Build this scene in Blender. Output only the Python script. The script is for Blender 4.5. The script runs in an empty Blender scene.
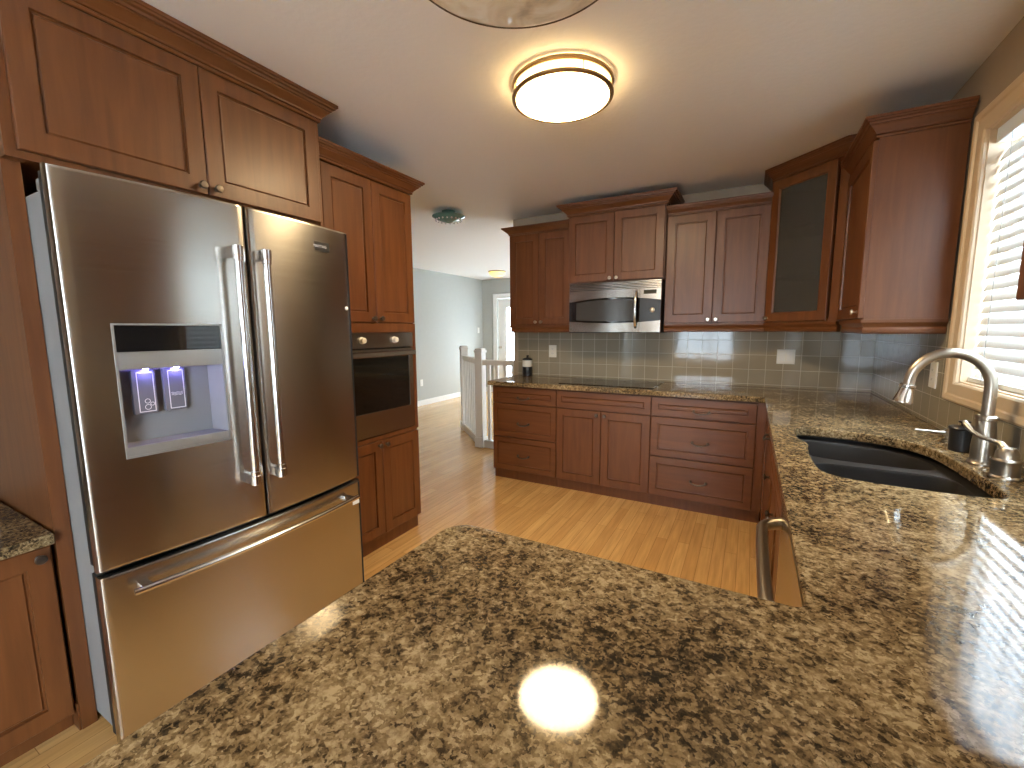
import bpy, bmesh, math, random
from mathutils import Vector, Matrix
random.seed(7)
sc = bpy.context.scene
col = sc.collection
PI = math.pi

# ------------------------------------------------------------------ camera
cam_data = bpy.data.cameras.new('camera')
cam = bpy.data.objects.new('camera', cam_data); col.objects.link(cam)
cam_data.sensor_fit = 'HORIZONTAL'; cam_data.sensor_width = 36.0
cam_data.lens = 432.13 / 1024 * 36.0
cam_data.clip_start = 0.02
yaw, pitch, roll = math.radians(28.805), math.radians(7.131), math.radians(-0.36)
fw = Vector((-math.sin(yaw)*math.cos(pitch), math.cos(yaw)*math.cos(pitch), -math.sin(pitch)))
rt = Vector((math.cos(yaw), math.sin(yaw), 0)); up = rt.cross(fw)
rt2 = rt*math.cos(roll) + up*math.sin(roll); up2 = up*math.cos(roll) - rt*math.sin(roll)
M = Matrix((rt2, up2, -fw)).transposed().to_4x4(); M.translation = (0, 0, 1.3741)
cam.matrix_world = M
sc.camera = cam

# ------------------------------------------------------------------ world, exposure
w = bpy.data.worlds.new('sky'); sc.world = w; w.use_nodes = True
nt = w.node_tree; bg = nt.nodes['Background']
bg.inputs['Color'].default_value = (0.74, 0.88, 1.0, 1); bg.inputs['Strength'].default_value = 7.0
sc.view_settings.view_transform = 'Standard'; sc.view_settings.look = 'None'
sc.view_settings.gamma = 1.0; sc.view_settings.use_curve_mapping = False
sc.view_settings.exposure = 1.85
sc.cycles.use_denoising = True
sc.cycles.max_bounces = 10; sc.cycles.diffuse_bounces = 5; sc.cycles.glossy_bounces = 5
sc.cycles.transparent_max_bounces = 12
sc.cycles.caustics_reflective = False; sc.cycles.caustics_refractive = False
sc.cycles.sample_clamp_indirect = 4.0

def portal(name, loc, rot, sx, sy):
    l = bpy.data.lights.new(name, 'AREA'); l.shape = 'RECTANGLE'; l.size = sx; l.size_y = sy
    l.cycles.is_portal = True
    o = bpy.data.objects.new(name, l); col.objects.link(o); o.location = loc; o.rotation_euler = rot
# sky portals fitted in the window openings (they only steer the sky's own light)
portal('sky_portal', (0.96, 1.965, 1.65), (0, math.radians(90), 0), 1.0, 1.1)
portal('sky_portal', (-1.10, -5.16, 1.35), (math.radians(90), 0, 0), 1.44, 1.6)
portal('sky_portal', (0.97, -2.75, 1.275), (0, math.radians(90), 0), 1.85, 2.5)
portal('sky_portal', (-0.74, 6.4, 1.525), (0, math.radians(90), 0), 1.35, 2.4)
portal('sky_portal', (-4.4, 8.34, 1.1), (math.radians(-90), 0, 0), 0.6, 1.6)

LAMP, LAMP_SIDE = 22.0, 5.5          # kitchen ceiling lamp emission, underside and side band
LED = 5.0            # dispenser night light

# ------------------------------------------------------------------ materials
def new_mat(name):
    m = bpy.data.materials.new(name); m.use_nodes = True
    return m, m.node_tree.nodes, m.node_tree.links, m.node_tree.nodes['Principled BSDF']
def setp(b, **k):
    for n, v in k.items():
        n = n.replace('_', ' ')
        b.inputs[n].default_value = v
def plain(name, c, rough=.5, metal=0., noise=.06, nscale=12., **k):
    m, N, L, b = new_mat(name)
    setp(b, Roughness=rough, Metallic=metal, **k)
    tc = N.new('ShaderNodeTexCoord'); nz = N.new('ShaderNodeTexNoise')
    nz.inputs['Scale'].default_value = nscale; nz.inputs['Detail'].default_value = 4
    L.new(tc.outputs['Object'], nz.inputs['Vector'])
    mx = N.new('ShaderNodeMix'); mx.data_type = 'RGBA'
    mx.inputs['A'].default_value = (*[x*(1-noise) for x in c], 1); mx.inputs['B'].default_value = (*[min(1, x*(1+noise)) for x in c], 1)
    L.new(nz.outputs['Fac'], mx.inputs['Factor']); L.new(mx.outputs['Result'], b.inputs['Base Color'])
    return m
def ramp(N, stops):
    r = N.new('ShaderNodeValToRGB'); e = r.color_ramp.elements
    while len(e) < len(stops): e.new(0.5)
    for el, (p, c) in zip(e, stops): el.position = p; el.color = (*c, 1)
    return r
def mapping(N, L, scale=(1, 1, 1), src='Object', rot=(0, 0, 0), loc=(0, 0, 0)):
    tc = N.new('ShaderNodeTexCoord'); mp = N.new('ShaderNodeMapping')
    mp.inputs['Scale'].default_value = scale; mp.inputs['Rotation'].default_value = rot; mp.inputs['Location'].default_value = loc
    L.new(tc.outputs[src], mp.inputs['Vector']); return mp

def wood(name, dark, light, scale, rough=.42):
    m, N, L, b = new_mat(name)
    mp = mapping(N, L, scale)
    n1 = N.new('ShaderNodeTexNoise'); n1.inputs['Scale'].default_value = 2.2; n1.inputs['Detail'].default_value = 7; n1.inputs['Distortion'].default_value = .5
    L.new(mp.outputs[0], n1.inputs['Vector'])
    r = ramp(N, [(.30, dark), (.72, light)]); L.new(n1.outputs['Fac'], r.inputs[0]); L.new(r.outputs[0], b.inputs['Base Color'])
    setp(b, Roughness=rough, Coat_Weight=.10, Coat_Roughness=.22)
    return m
WD, WL = (.118, .038, .010), (.178, .062, .017)
M_wood = wood('cherry_wood', WD, WL, (14, 14, 1.2))
M_woodh = wood('cherry_wood_across', WD, WL, (1.2, 1.2, 14))

def granite():
    m, N, L, b = new_mat('speckled_granite')
    mp = mapping(N, L)
    nd = N.new('ShaderNodeTexNoise'); nd.inputs['Scale'].default_value = 90; nd.inputs['Detail'].default_value = 3
    L.new(mp.outputs[0], nd.inputs['Vector'])
    ma = N.new('ShaderNodeVectorMath'); ma.operation = 'MULTIPLY_ADD'; ma.inputs[1].default_value = (.022, .022, .022)
    L.new(nd.outputs['Color'], ma.inputs[0]); L.new(mp.outputs[0], ma.inputs[2])
    vo = N.new('ShaderNodeTexVoronoi'); vo.inputs['Scale'].default_value = 170; L.new(ma.outputs[0], vo.inputs['Vector'])
    sp = N.new('ShaderNodeSeparateColor'); L.new(vo.outputs['Color'], sp.inputs[0])
    n1 = N.new('ShaderNodeTexNoise'); n1.inputs['Scale'].default_value = 52; n1.inputs['Detail'].default_value = 7; n1.inputs['Roughness'].default_value = .68
    L.new(mp.outputs[0], n1.inputs['Vector'])
    n2 = N.new('ShaderNodeTexNoise'); n2.inputs['Scale'].default_value = 5; n2.inputs['Detail'].default_value = 2
    L.new(mp.outputs[0], n2.inputs['Vector'])
    def mth(op, a, bb, v=None):
        q = N.new('ShaderNodeMath'); q.operation = op
        L.new(a, q.inputs[0])
        if v is None: L.new(bb, q.inputs[1])
        else: q.inputs[1].default_value = v
        return q.outputs[0]
    f = mth('ADD', mth('MULTIPLY', sp.outputs[0], None, .34), mth('MULTIPLY', n1.outputs['Fac'], None, 1.15))
    f = mth('ADD', f, mth('MULTIPLY', n2.outputs['Fac'], None, .55))
    f = mth('ADD', f, None, -.53)
    r = ramp(N, [(.20, (.020, .016, .012)), (.34, (.065, .044, .023)), (.44, (.165, .112, .053)), (.57, (.26, .182, .092)), (.78, (.47, .36, .205))])
    L.new(f, r.inputs[0]); L.new(r.outputs[0], b.inputs['Base Color'])
    setp(b, Roughness=.05, Specular_IOR_Level=.27)
    bp = N.new('ShaderNodeBump'); bp.inputs['Strength'].default_value = .012; bp.inputs['Distance'].default_value = .003
    L.new(n1.outputs['Fac'], bp.inputs['Height']); L.new(bp.outputs[0], b.inputs['Normal'])
    return m
M_granite = granite()

def floor_mat():
    m, N, L, b = new_mat('maple_strip_floor')
    mp = mapping(N, L, (1, 1, 1), rot=(0, 0, math.radians(90)))
    br = N.new('ShaderNodeTexBrick'); br.offset = .37; br.offset_frequency = 2
    br.inputs['Scale'].default_value = 1; br.inputs['Brick Width'].default_value = .95; br.inputs['Row Height'].default_value = .068
    br.inputs['Mortar Size'].default_value = .0011; br.inputs['Mortar Smooth'].default_value = .1; br.inputs['Bias'].default_value = 0
    br.inputs['Color1'].default_value = (.66, .38, .135, 1); br.inputs['Color2'].default_value = (.78, .48, .19, 1); br.inputs['Mortar'].default_value = (.38, .19, .06, 1)
    L.new(mp.outputs[0], br.inputs['Vector'])
    m2 = mapping(N, L, (26, 1.6, 1))
    n1 = N.new('ShaderNodeTexNoise'); n1.inputs['Scale'].default_value = 2; n1.inputs['Detail'].default_value = 6; L.new(m2.outputs[0], n1.inputs['Vector'])
    r = ramp(N, [(.3, (.82, .80, .77)), (.7, (1.08, 1.08, 1.08))]); L.new(n1.outputs['Fac'], r.inputs[0])
    mx = N.new('ShaderNodeMix'); mx.data_type = 'RGBA'; mx.blend_type = 'MULTIPLY'; mx.inputs['Factor'].default_value = 1
    L.new(br.outputs['Color'], mx.inputs['A']); L.new(r.outputs[0], mx.inputs['B']); L.new(mx.outputs['Result'], b.inputs['Base Color'])
    setp(b, Roughness=.27, Coat_Weight=.3, Coat_Roughness=.15)
    return m
M_floor = floor_mat()

def ceiling_mat():
    m, N, L, b = new_mat('textured_ceiling_paint')
    mp = mapping(N, L); n1 = N.new('ShaderNodeTexNoise'); n1.inputs['Scale'].default_value = 42; n1.inputs['Detail'].default_value = 3
    L.new(mp.outputs[0], n1.inputs['Vector'])
    bp = N.new('ShaderNodeBump'); bp.inputs['Strength'].default_value = .22; bp.inputs['Distance'].default_value = .006
    L.new(n1.outputs['Fac'], bp.inputs['Height']); L.new(bp.outputs[0], b.inputs['Normal'])
    b.inputs['Base Color'].default_value = (.88, .87, .855, 1); setp(b, Roughness=.9)
    return m
M_ceil = ceiling_mat()
M_wall = plain('beige_wall_paint', (.40, .32, .235), .75, noise=.03)
M_wallh = plain('grey_green_wall_paint', (.42, .42, .385), .7, noise=.03)
M_white = plain('white_trim_paint', (.78, .76, .72), .4, noise=.02)
M_casing = plain('cream_window_casing', (.66, .52, .36), .4, noise=.05)
M_slat = plain('white_blind_slat', (.80, .82, .82), .45, noise=.02)
def translucent(m, fac, c):
    N, L = m.node_tree.nodes, m.node_tree.links
    tl = N.new('ShaderNodeBsdfTranslucent'); tl.inputs[0].default_value = (*c, 1); ms = N.new('ShaderNodeMixShader'); ms.inputs[0].default_value = fac
    L.new(N['Principled BSDF'].outputs[0], ms.inputs[1]); L.new(tl.outputs[0], ms.inputs[2]); L.new(ms.outputs[0], N['Material Output'].inputs[0])
translucent(M_slat, .10, (.72, .82, .86))

def tile_mat(name, axis):
    m, N, L, b = new_mat(name)
    tc = N.new('ShaderNodeTexCoord'); s = N.new('ShaderNodeSeparateXYZ'); c = N.new('ShaderNodeCombineXYZ')
    L.new(tc.outputs['Object'], s.inputs[0]); L.new(s.outputs[axis], c.inputs[0]); L.new(s.outputs[2], c.inputs[1])
    br = N.new('ShaderNodeTexBrick'); br.offset = 0; br.squash = 1
    br.inputs['Scale'].default_value = 1; br.inputs['Brick Width'].default_value = .1165; br.inputs['Row Height'].default_value = .1165
    br.inputs['Mortar Size'].default_value = .0022; br.inputs['Mortar Smooth'].default_value = .3
    br.inputs['Color1'].default_value = (.30, .262, .195, 1); br.inputs['Color2'].default_value = (.33, .288, .215, 1); br.inputs['Mortar'].default_value = (.62, .56, .45, 1)
    L.new(c.outputs[0], br.inputs['Vector']); L.new(br.outputs['Color'], b.inputs['Base Color'])
    bp = N.new('ShaderNodeBump'); bp.inputs['Strength'].default_value = .6; bp.inputs['Distance'].default_value = .003; bp.invert = True
    L.new(br.outputs['Fac'], bp.inputs['Height'])
    n1 = N.new('ShaderNodeTexNoise'); n1.inputs['Scale'].default_value = 9; L.new(c.outputs[0], n1.inputs['Vector'])
    b2 = N.new('ShaderNodeBump'); b2.inputs['Strength'].default_value = .03; b2.inputs['Distance'].default_value = .01
    L.new(n1.outputs['Fac'], b2.inputs['Height']); L.new(bp.outputs[0], b2.inputs['Normal']); L.new(b2.outputs[0], b.inputs['Normal'])
    setp(b, Roughness=.07, Specular_IOR_Level=.34)
    return m
M_tileb = tile_mat('glazed_square_tile_back', 0)
M_tiler = tile_mat('glazed_square_tile_right', 1)

def steel(name, c=(.47, .45, .42), rough=.30, aniso=.0, axis='Z'):
    m, N, L, b = new_mat(name)
    mp = mapping(N, L, (3, 3, 260)); n1 = N.new('ShaderNodeTexNoise'); n1.inputs['Scale'].default_value = 1; n1.inputs['Detail'].default_value = 2
    L.new(mp.outputs[0], n1.inputs['Vector'])
    mr = N.new('ShaderNodeMapRange'); mr.inputs['To Min'].default_value = rough*.85; mr.inputs['To Max'].default_value = rough*1.15
    L.new(n1.outputs['Fac'], mr.inputs['Value']); L.new(mr.outputs[0], b.inputs['Roughness'])
    b.inputs['Base Color'].default_value = (*c, 1); b.inputs['Metallic'].default_value = 1
    if aniso:
        b.inputs['Anisotropic'].default_value = aniso; b.inputs['Anisotropic Rotation'].default_value = .25
        tg = N.new('ShaderNodeTangent'); tg.direction_type = 'RADIAL'; tg.axis = axis; L.new(tg.outputs[0], b.inputs['Tangent'])
    return m
M_steel = steel('brushed_stainless', aniso=.7, rough=.25)
M_steel2 = steel('brushed_stainless_handle', (.66, .65, .63), .2)
M_nickel = steel('brushed_nickel', (.46, .41, .34), .3)
M_pewter = plain('aged_pewter', (.13, .105, .085), .38, .85, noise=.25, nscale=60)
M_brightpew = plain('polished_pewter', (.55, .47, .38), .28, 1., noise=.1, nscale=60)
M_fridgeside = plain('grey_appliance_plastic', (.27, .285, .29), .5, noise=.02)
M_black = plain('black_gasket', (.012, .012, .012), .5, noise=.1)
M_glossblack = plain('gloss_black_glass', (.006, .006, .007), .04, noise=.1, Specular_IOR_Level=.6)
M_ovenglass = plain('oven_window_glass', (.010, .009, .008), .06, noise=.1, Specular_IOR_Level=.55)
M_mwglass = plain('microwave_window_mesh', (.055, .055, .055), .14, noise=.1)
M_sink = plain('black_composite_sink', (.030, .028, .027), .38, noise=.2, nscale=200)
M_dispgrey = plain('dispenser_grey_plastic', (.24, .24, .26), .4, noise=.03)
M_disptrim = plain('dispenser_silver_trim', (.38, .38, .37), .32, .6, noise=.03)
M_outlet = plain('white_plastic_plate', (.80, .77, .70), .35, noise=.02)
M_blackmatte = plain('black_satin', (.014, .013, .013), .35, noise=.1)
M_label = plain('white_label', (.80, .78, .74), .4, noise=.02)
M_house = plain('pale_siding', (.62, .62, .60), .8, noise=.05)
M_housewin = plain('dark_house_glass', (.10, .11, .13), .15, noise=.1)
M_roof = plain('grey_shingle', (.22, .21, .21), .9, noise=.2)
M_bounceground = plain('pale_bounce_ground', (.74, .76, .78), .9, noise=.06, nscale=.5)  # ground colour made pale so it reflects daylight up to the ceiling

def glass_mat(name, tint=(1, 1, 1), fac=.0, rough=.02, gl=None):
    m, N, L, b = new_mat(name)
    N.remove(b); out = N['Material Output']
    tr = N.new('ShaderNodeBsdfTransparent'); tr.inputs[0].default_value = (*tint, 1)
    g = N.new('ShaderNodeBsdfGlossy'); g.inputs['Roughness'].default_value = rough
    fr = N.new('ShaderNodeFresnel'); ge = N.new('ShaderNodeNewGeometry'); mi = N.new('ShaderNodeMix')
    mi.inputs['A'].default_value = 1.45; mi.inputs['B'].default_value = 1/1.45     # thin pane: both faces reflect alike
    L.new(ge.outputs['Backfacing'], mi.inputs['Factor']); L.new(mi.outputs['Result'], fr.inputs[0])
    mx = N.new('ShaderNodeMixShader'); L.new(fr.outputs[0], mx.inputs[0]); L.new(tr.outputs[0], mx.inputs[1]); L.new(g.outputs[0], mx.inputs[2])
    last = mx
    if fac:
        d = N.new('ShaderNodeBsdfDiffuse'); d.inputs[0].default_value = (*gl, 1)
        m2 = N.new('ShaderNodeMixShader'); m2.inputs[0].default_value = fac
        L.new(mx.outputs[0], m2.inputs[1]); L.new(d.outputs[0], m2.inputs[2]); last = m2
    L.new(last.outputs[0], out.inputs[0]); return m
M_glass = glass_mat('window_glass')
M_seedglass = glass_mat('frosted_cabinet_glass', (.55, .56, .55), .62, .12, (.10, .095, .085))
M_teal = plain('sea_green_glass', (.10, .24, .20), .22, noise=.3, nscale=20, Transmission_Weight=.25)
M_bead = plain('crystal_bead', (.9, .9, .9), .05, noise=.02, Transmission_Weight=.4)

def emis(name, c, s, swirl=False):
    m, N, L, b = new_mat(name)
    b.inputs['Base Color'].default_value = (*c, 1)
    b.inputs['Emission Color'].default_value = (*c, 1); b.inputs['Emission Strength'].default_value = s; b.inputs['Roughness'].default_value = .3
    return m
M_lamp = emis('lit_opal_diffuser', (1.0, .75, .43), LAMP)
M_lampside = emis('lit_opal_band', (1.0, .68, .30), LAMP_SIDE)
M_hall = emis('lit_amber_glass', (1.0, .78, .22), .42)
M_led = emis('blue_led', (.26, .22, 1.0), LED*13)
def alabaster():
    m, N, L, b = new_mat('alabaster_glass')
    mp = mapping(N, L, (1, 1, 1)); n1 = N.new('ShaderNodeTexNoise'); n1.inputs['Scale'].default_value = 9; n1.inputs['Detail'].default_value = 8; n1.inputs['Distortion'].default_value = 1.6
    L.new(mp.outputs[0], n1.inputs['Vector'])
    r = ramp(N, [(.35, (.60, .52, .40)), (.5, (.82, .73, .58)), (.66, (.95, .90, .80))]); L.new(n1.outputs['Fac'], r.inputs[0]); L.new(r.outputs[0], b.inputs['Base Color'])
    setp(b, Roughness=.12)
    tl = N.new('ShaderNodeBsdfTranslucent'); L.new(r.outputs[0], tl.inputs[0])
    ms = N.new('ShaderNodeMixShader'); ms.inputs[0].default_value = .75; L.new(b.outputs[0], ms.inputs[1]); L.new(tl.outputs[0], ms.inputs[2]); L.new(ms.outputs[0], N['Material Output'].inputs[0])
    return m
M_alab = alabaster()

# ------------------------------------------------------------------ object helpers
def tag(o, label=None, cat=None, group=None, kind=None):
    if label: o['label'] = label
    if cat: o['category'] = cat
    if group: o['group'] = group
    if kind: o['kind'] = kind
    return o
def thing(name, label, cat, loc, group=None):
    o = bpy.data.objects.new(name, None); col.objects.link(o); o.location = loc; o.empty_display_size = .1
    return tag(o, label, cat, group)
def root_loc(o):
    v = Vector((0, 0, 0))
    while o is not None: v += Vector(o.location); o = o.parent
    return v
def obj(name, bm, mats, parent=None, label=None, smooth=True, recalc=True):
    if recalc: bmesh.ops.recalc_face_normals(bm, faces=bm.faces[:])
    if parent is not None:
        off = root_loc(parent); bmesh.ops.translate(bm, verts=bm.verts[:], vec=-off)
    me = bpy.data.meshes.new(name); bm.to_mesh(me); bm.free()
    for m in (mats if isinstance(mats, (list, tuple)) else [mats]): me.materials.append(m)
    if smooth:
        for p in me.polygons: p.use_smooth = True
        me.set_sharp_from_angle(angle=math.radians(32))
    o = bpy.data.objects.new(name, me); col.objects.link(o)
    if smooth:
        wn = o.modifiers.new('face_weighted_normals', 'WEIGHTED_NORMAL'); wn.keep_sharp = True
    if parent is not None: o.parent = parent
    if label: o['label'] = label
    return o
def struct(name, bm, mats, label=None, cat=None, smooth=False):
    o = obj(name, bm, mats, None, None, smooth); tag(o, label, cat, None, 'structure'); return o
BM = bmesh.new
def box(bm, x0, x1, y0, y1, z0, z1, bev=0, mi=0):
    x0, x1 = sorted((x0, x1)); y0, y1 = sorted((y0, y1)); z0, z1 = sorted((z0, z1))
    r = bmesh.ops.create_cube(bm, size=1)
    vs = r['verts']
    for v in vs:
        v.co = Vector((x0 + (v.co.x+.5)*(x1-x0), y0 + (v.co.y+.5)*(y1-y0), z0 + (v.co.z+.5)*(z1-z0)))
    fs = list({f for v in vs for f in v.link_faces})
    for f in fs: f.material_index = mi
    if bev:
        es = list({e for v in vs for e in v.link_edges})
        bmesh.ops.bevel(bm, geom=es, offset=bev, segments=2, affect='EDGES', profile=.6, material=mi)
    return bm
class Frame:
    """a face: origin, U along it, Z up, W outward"""
    def __init__(s, o, u, wv): s.o = Vector(o); s.u = Vector(u).normalized(); s.w = Vector(wv).normalized(); s.v = Vector((0, 0, 1))
    def p(s, a, b, c=0): return s.o + s.u*a + s.v*b + s.w*c
def fbox(bm, F, u0, u1, v0, v1, w0, w1, bev=0, mi=0):
    before = set(bm.verts)
    box(bm, u0, u1, v0, v1, w0, w1, bev, mi)
    for v in [q for q in bm.verts if q not in before]: v.co = F.p(*v.co)
    return bm
def rings(bm, F, rects, cap0=True, cap1=True, mis=None):
    """rects: (u0,u1,v0,v1,w) loops joined by quads"""
    loops = [[bm.verts.new(F.p(a, b, wv)) for a, b in ((u0, v0), (u1, v0), (u1, v1), (u0, v1))] for u0, u1, v0, v1, wv in rects]
    for k in range(len(loops)-1):
        for i in range(4):
            f = bm.faces.new((loops[k][i], loops[k][(i+1) % 4], loops[k+1][(i+1) % 4], loops[k+1][i]))
            if mis: f.material_index = mis[k]
    if cap0: bm.faces.new(loops[0][::-1])
    if cap1: bm.faces.new(loops[-1])
    return bm
def door_bm(F, u0, u1, v0, v1, th=.02, st=.058, w0=0.):
    bm = BM()
    def r(i, wv): return (u0+i, u1-i, v0+i, v1-i, w0+wv)
    return rings(bm, F, [r(0, 0), r(0, th-.003), r(.003, th), r(st, th), r(st+.0015, th-.011), r(st+.007, th-.011), r(st+.012, th-.0065), r(st+.020, th-.0085)])
def glass_frame_bm(F, u0, u1, v0, v1, th=.02, st=.058):
    bm = BM()
    def r(i, wv): return (u0+i, u1-i, v0+i, v1-i, wv)
    L = [r(0, 0), r(0, th-.003), r(.003, th), r(st, th), r(st+.004, th-.006), r(st+.008, th-.008), r(st+.008, 0), r(0, 0)]
    rings(bm, F, L, False, False); bmesh.ops.remove_doubles(bm, verts=bm.verts[:], dist=1e-5); return bm
def tube(bm, pts, rad, seg=12, caps=True, flat=None):
    pts = [Vector(p) for p in pts]; n = len(pts)
    rad = rad if isinstance(rad, (list, tuple)) else [rad]*n
    t0 = (pts[1]-pts[0]).normalized()
    nrm = t0.orthogonal().normalized() if flat is None else (Vector(flat) - t0*Vector(flat).dot(t0)).normalized()
    loops = []; prev = t0
    for i, p in enumerate(pts):
        if i == 0: t = t0
        elif i == n-1: t = (pts[i]-pts[i-1]).normalized()
        else: t = ((pts[i+1]-p).normalized() + (p-pts[i-1]).normalized()).normalized()
        q = prev.rotation_difference(t); nrm = (q @ nrm).normalized(); nrm = (nrm - t*nrm.dot(t)).normalized(); prev = t
        bn = t.cross(nrm)
        ra = rad[i]; rn, rb = ra if isinstance(ra, tuple) else (ra, ra)
        loops.append([bm.verts.new(p + nrm*rn*math.cos(2*PI*k/seg) + bn*rb*math.sin(2*PI*k/seg)) for k in range(seg)])
    for a, b in zip(loops, loops[1:]):
        for k in range(seg): bm.faces.new((a[k], a[(k+1) % seg], b[(k+1) % seg], b[k]))
    if caps: bm.faces.new(loops[0][::-1]); bm.faces.new(loops[-1])
    return bm
def lathe(bm, o, axis, prof, seg=32):
    """prof: (radius, along axis)"""
    o = Vector(o); a = Vector(axis).normalized(); n = a.orthogonal().normalized(); b = a.cross(n); loops = []
    for r, t in prof:
        if r < 1e-6: loops.append([bm.verts.new(o + a*t)])
        else: loops.append([bm.verts.new(o + a*t + n*r*math.cos(2*PI*k/seg) + b*r*math.sin(2*PI*k/seg)) for k in range(seg)])
    for A, B in zip(loops, loops[1:]):
        for k in range(seg):
            k2 = (k+1) % seg
            if len(A) == 1 and len(B) == 1: continue
            if len(A) == 1: bm.faces.new((A[0], B[k2], B[k]))
            elif len(B) == 1: bm.faces.new((A[k], A[k2], B[0]))
            else: bm.faces.new((A[k], A[k2], B[k2], B[k]))
    if len(loops[0]) > 1: bm.faces.new(loops[0][::-1])
    if len(loops[-1]) > 1: bm.faces.new(loops[-1])
    return bm
def ring_lathe(bm, o, axis, prof, seg=48):
    """closed profile revolved into a ring"""
    o = Vector(o); a = Vector(axis).normalized(); n = a.orthogonal().normalized(); b = a.cross(n)
    L = [[bm.verts.new(o + a*t + (n*math.cos(2*PI*k/seg) + b*math.sin(2*PI*k/seg))*r) for r, t in prof] for k in range(seg)]
    for i in range(seg):
        A, B = L[i], L[(i+1) % seg]
        for j in range(len(prof)):
            j2 = (j+1) % len(prof); bm.faces.new((A[j], A[j2], B[j2], B[j]))
    return bm
def prism(bm, poly, z0, z1, mi=0):
    a = [bm.verts.new((x, y, z0)) for x, y in poly]; b = [bm.verts.new((x, y, z1)) for x, y in poly]
    n = len(poly)
    fs = [bm.faces.new(a[::-1]), bm.faces.new(b)] + [bm.faces.new((a[i], a[(i+1) % n], b[(i+1) % n], b[i])) for i in range(n)]
    for f in fs: f.material_index = mi
    return bm
def fprism(bm, F, poly, w0, w1, mi=0):
    before = set(bm.verts); prism(bm, poly, w0, w1, mi)
    for v in [q for q in bm.verts if q not in before]: v.co = F.p(*v.co)
    return bm
def sweep(bm, path, prof, z0):
    """profile (out, up) swept along an XY path; outward is to the right of the direction of travel"""
    P = [Vector((x, y)) for x, y in path]; n = len(P); dirs = [(P[i+1]-P[i]).normalized() for i in range(n-1)]
    nr = [Vector((d.y, -d.x)) for d in dirs]; loops = []
    for i in range(n):
        if i == 0: m = nr[0]
        elif i == n-1: m = nr[-1]
        else:
            m = nr[i-1]+nr[i]; m = m/ (m.dot(nr[i]))
        loops.append([bm.verts.new((P[i].x + m.x*o, P[i].y + m.y*o, z0+h)) for o, h in prof])
    k = len(prof)
    for A, B in zip(loops, loops[1:]):
        for j in range(k): bm.faces.new((A[j], A[(j+1) % k], B[(j+1) % k], B[j]))
    bm.faces.new(loops[0][::-1]); bm.faces.new(loops[-1]); return bm
def crown_prof(h, o):
    pts = [(-.012, 0), (.11, 0), (.15, .04), (.15, .12), (.10, .15), (.20, .18), (.22, .26), (.32, .34), (.47, .47), (.60, .55), (.60, .62), (.70, .63), (.74, .72), (.88, .76), (.90, .84), (1.0, .86), (1.0, 1.0), (-.012, 1.0)]
    return [(a*o if a > 0 else a, b*h) for a, b in pts]
def rail_prof(h):
    return [(-.02, 0), (.004, 0), (.010, .10*h), (.012, .3*h), (.006, .45*h), (.010, .6*h), (.020, .75*h), (.022, .92*h), (.022, h), (-.02, h)]
def copy_tree(o, parent=None):
    c = o.copy(); col.objects.link(c)
    if parent is not None: c.parent = parent
    for ch in list(o.children): copy_tree(ch, c)
    return c
def arc(c, r, a0, a1, n):
    return [(c[0]+r*math.cos(math.radians(a0+(a1-a0)*i/n)), c[1]+r*math.sin(math.radians(a0+(a1-a0)*i/n))) for i in range(n+1)]

def knob(F, u, v, parent, w0=.02, mat=None, s=1.):
    bm = BM(); lathe(bm, F.p(u, v, w0), F.w, [(.009*s, 0), (.009*s, .002), (.005*s, .004), (.005*s, .012), (.009*s, .016), (.0145*s, .020), (.015*s, .025), (.012*s, .029), (0, .030)], 20)
    return obj('knob', bm, mat or M_pewter, parent)
def pull(F, u, v, parent, w0=.02):
    bm = BM()
    for s in (-1, 1): lathe(bm, F.p(u+s*.052, v, w0), F.w, [(.011, 0), (.011, .003), (.006, .006), (.006, .020), (.0, .024)], 16)
    pts = []
    for i in range(13):
        t = -1+2*i/12; pts.append(F.p(u+t*.058, v - .014*(1-t*t), w0+.018+.010*(1-t*t)))
    tube(bm, pts, [.0042+.002*(1-(-1+2*i/12)**2) for i in range(13)], 10)
    for t, ss in ((-.30, 1), (.30, 1)): lathe(bm, F.p(u+t*.058, v-.0127, w0+.027), F.u, [(0, -.004), (.0075, -.002), (.0075, .002), (0, .004)], 12)
    return obj('pull', bm, M_pewter, parent)

# ================================================================== SETTING
H = 2.47
XR, YB, XL = .79, 3.9565, -2.6
bm = BM(); box(bm, -5.4, .95, -5.15, 8.4, -.06, 0); struct('floor', bm, M_floor, 'honey coloured strip wood floor', 'floor')
bm = BM(); box(bm, -5.4, .95, -5.15, 8.4, H, H+.08); struct('ceiling', bm, M_ceil, 'white stippled ceiling with two round kitchen lights', 'ceiling')
def wall_hole(name, axis, c0, c1, a0, a1, hole, mat, label):
    """wall slab across axis x or y with one rectangular opening (a-range, z-range)"""
    bm = BM()
    parts = [(a0, a1, 0, H)] if hole is None else [(a0, hole[0], 0, H), (hole[1], a1, 0, H), (hole[0], hole[1], 0, hole[2]), (hole[0], hole[1], hole[3], H)]
    for p0, p1, q0, q1 in parts:
        if p1-p0 < 1e-4 or q1-q0 < 1e-4: continue
        if axis == 'x': box(bm, c0, c1, p0, p1, q0, q1)
        else: box(bm, p0, p1, c0, c1, q0, q1)
    return struct(name, bm, mat, label, 'wall')
WY0, WY1, WZ0, WZ1 = 1.41, 2.52, 1.14, 2.155
bm = BM()
for a0, a1, b0, b1 in ((-5.15, -4.0, 0, H), (-4.0, -1.5, 0, .35), (-4.0, -1.5, 2.2, H), (-1.5, WY0, 0, H), (WY0, WY1, 0, WZ0), (WY0, WY1, WZ1, H), (WY1, YB+.12, 0, H)): box(bm, XR, XR+.16, a0, a1, b0, b1)
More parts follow.
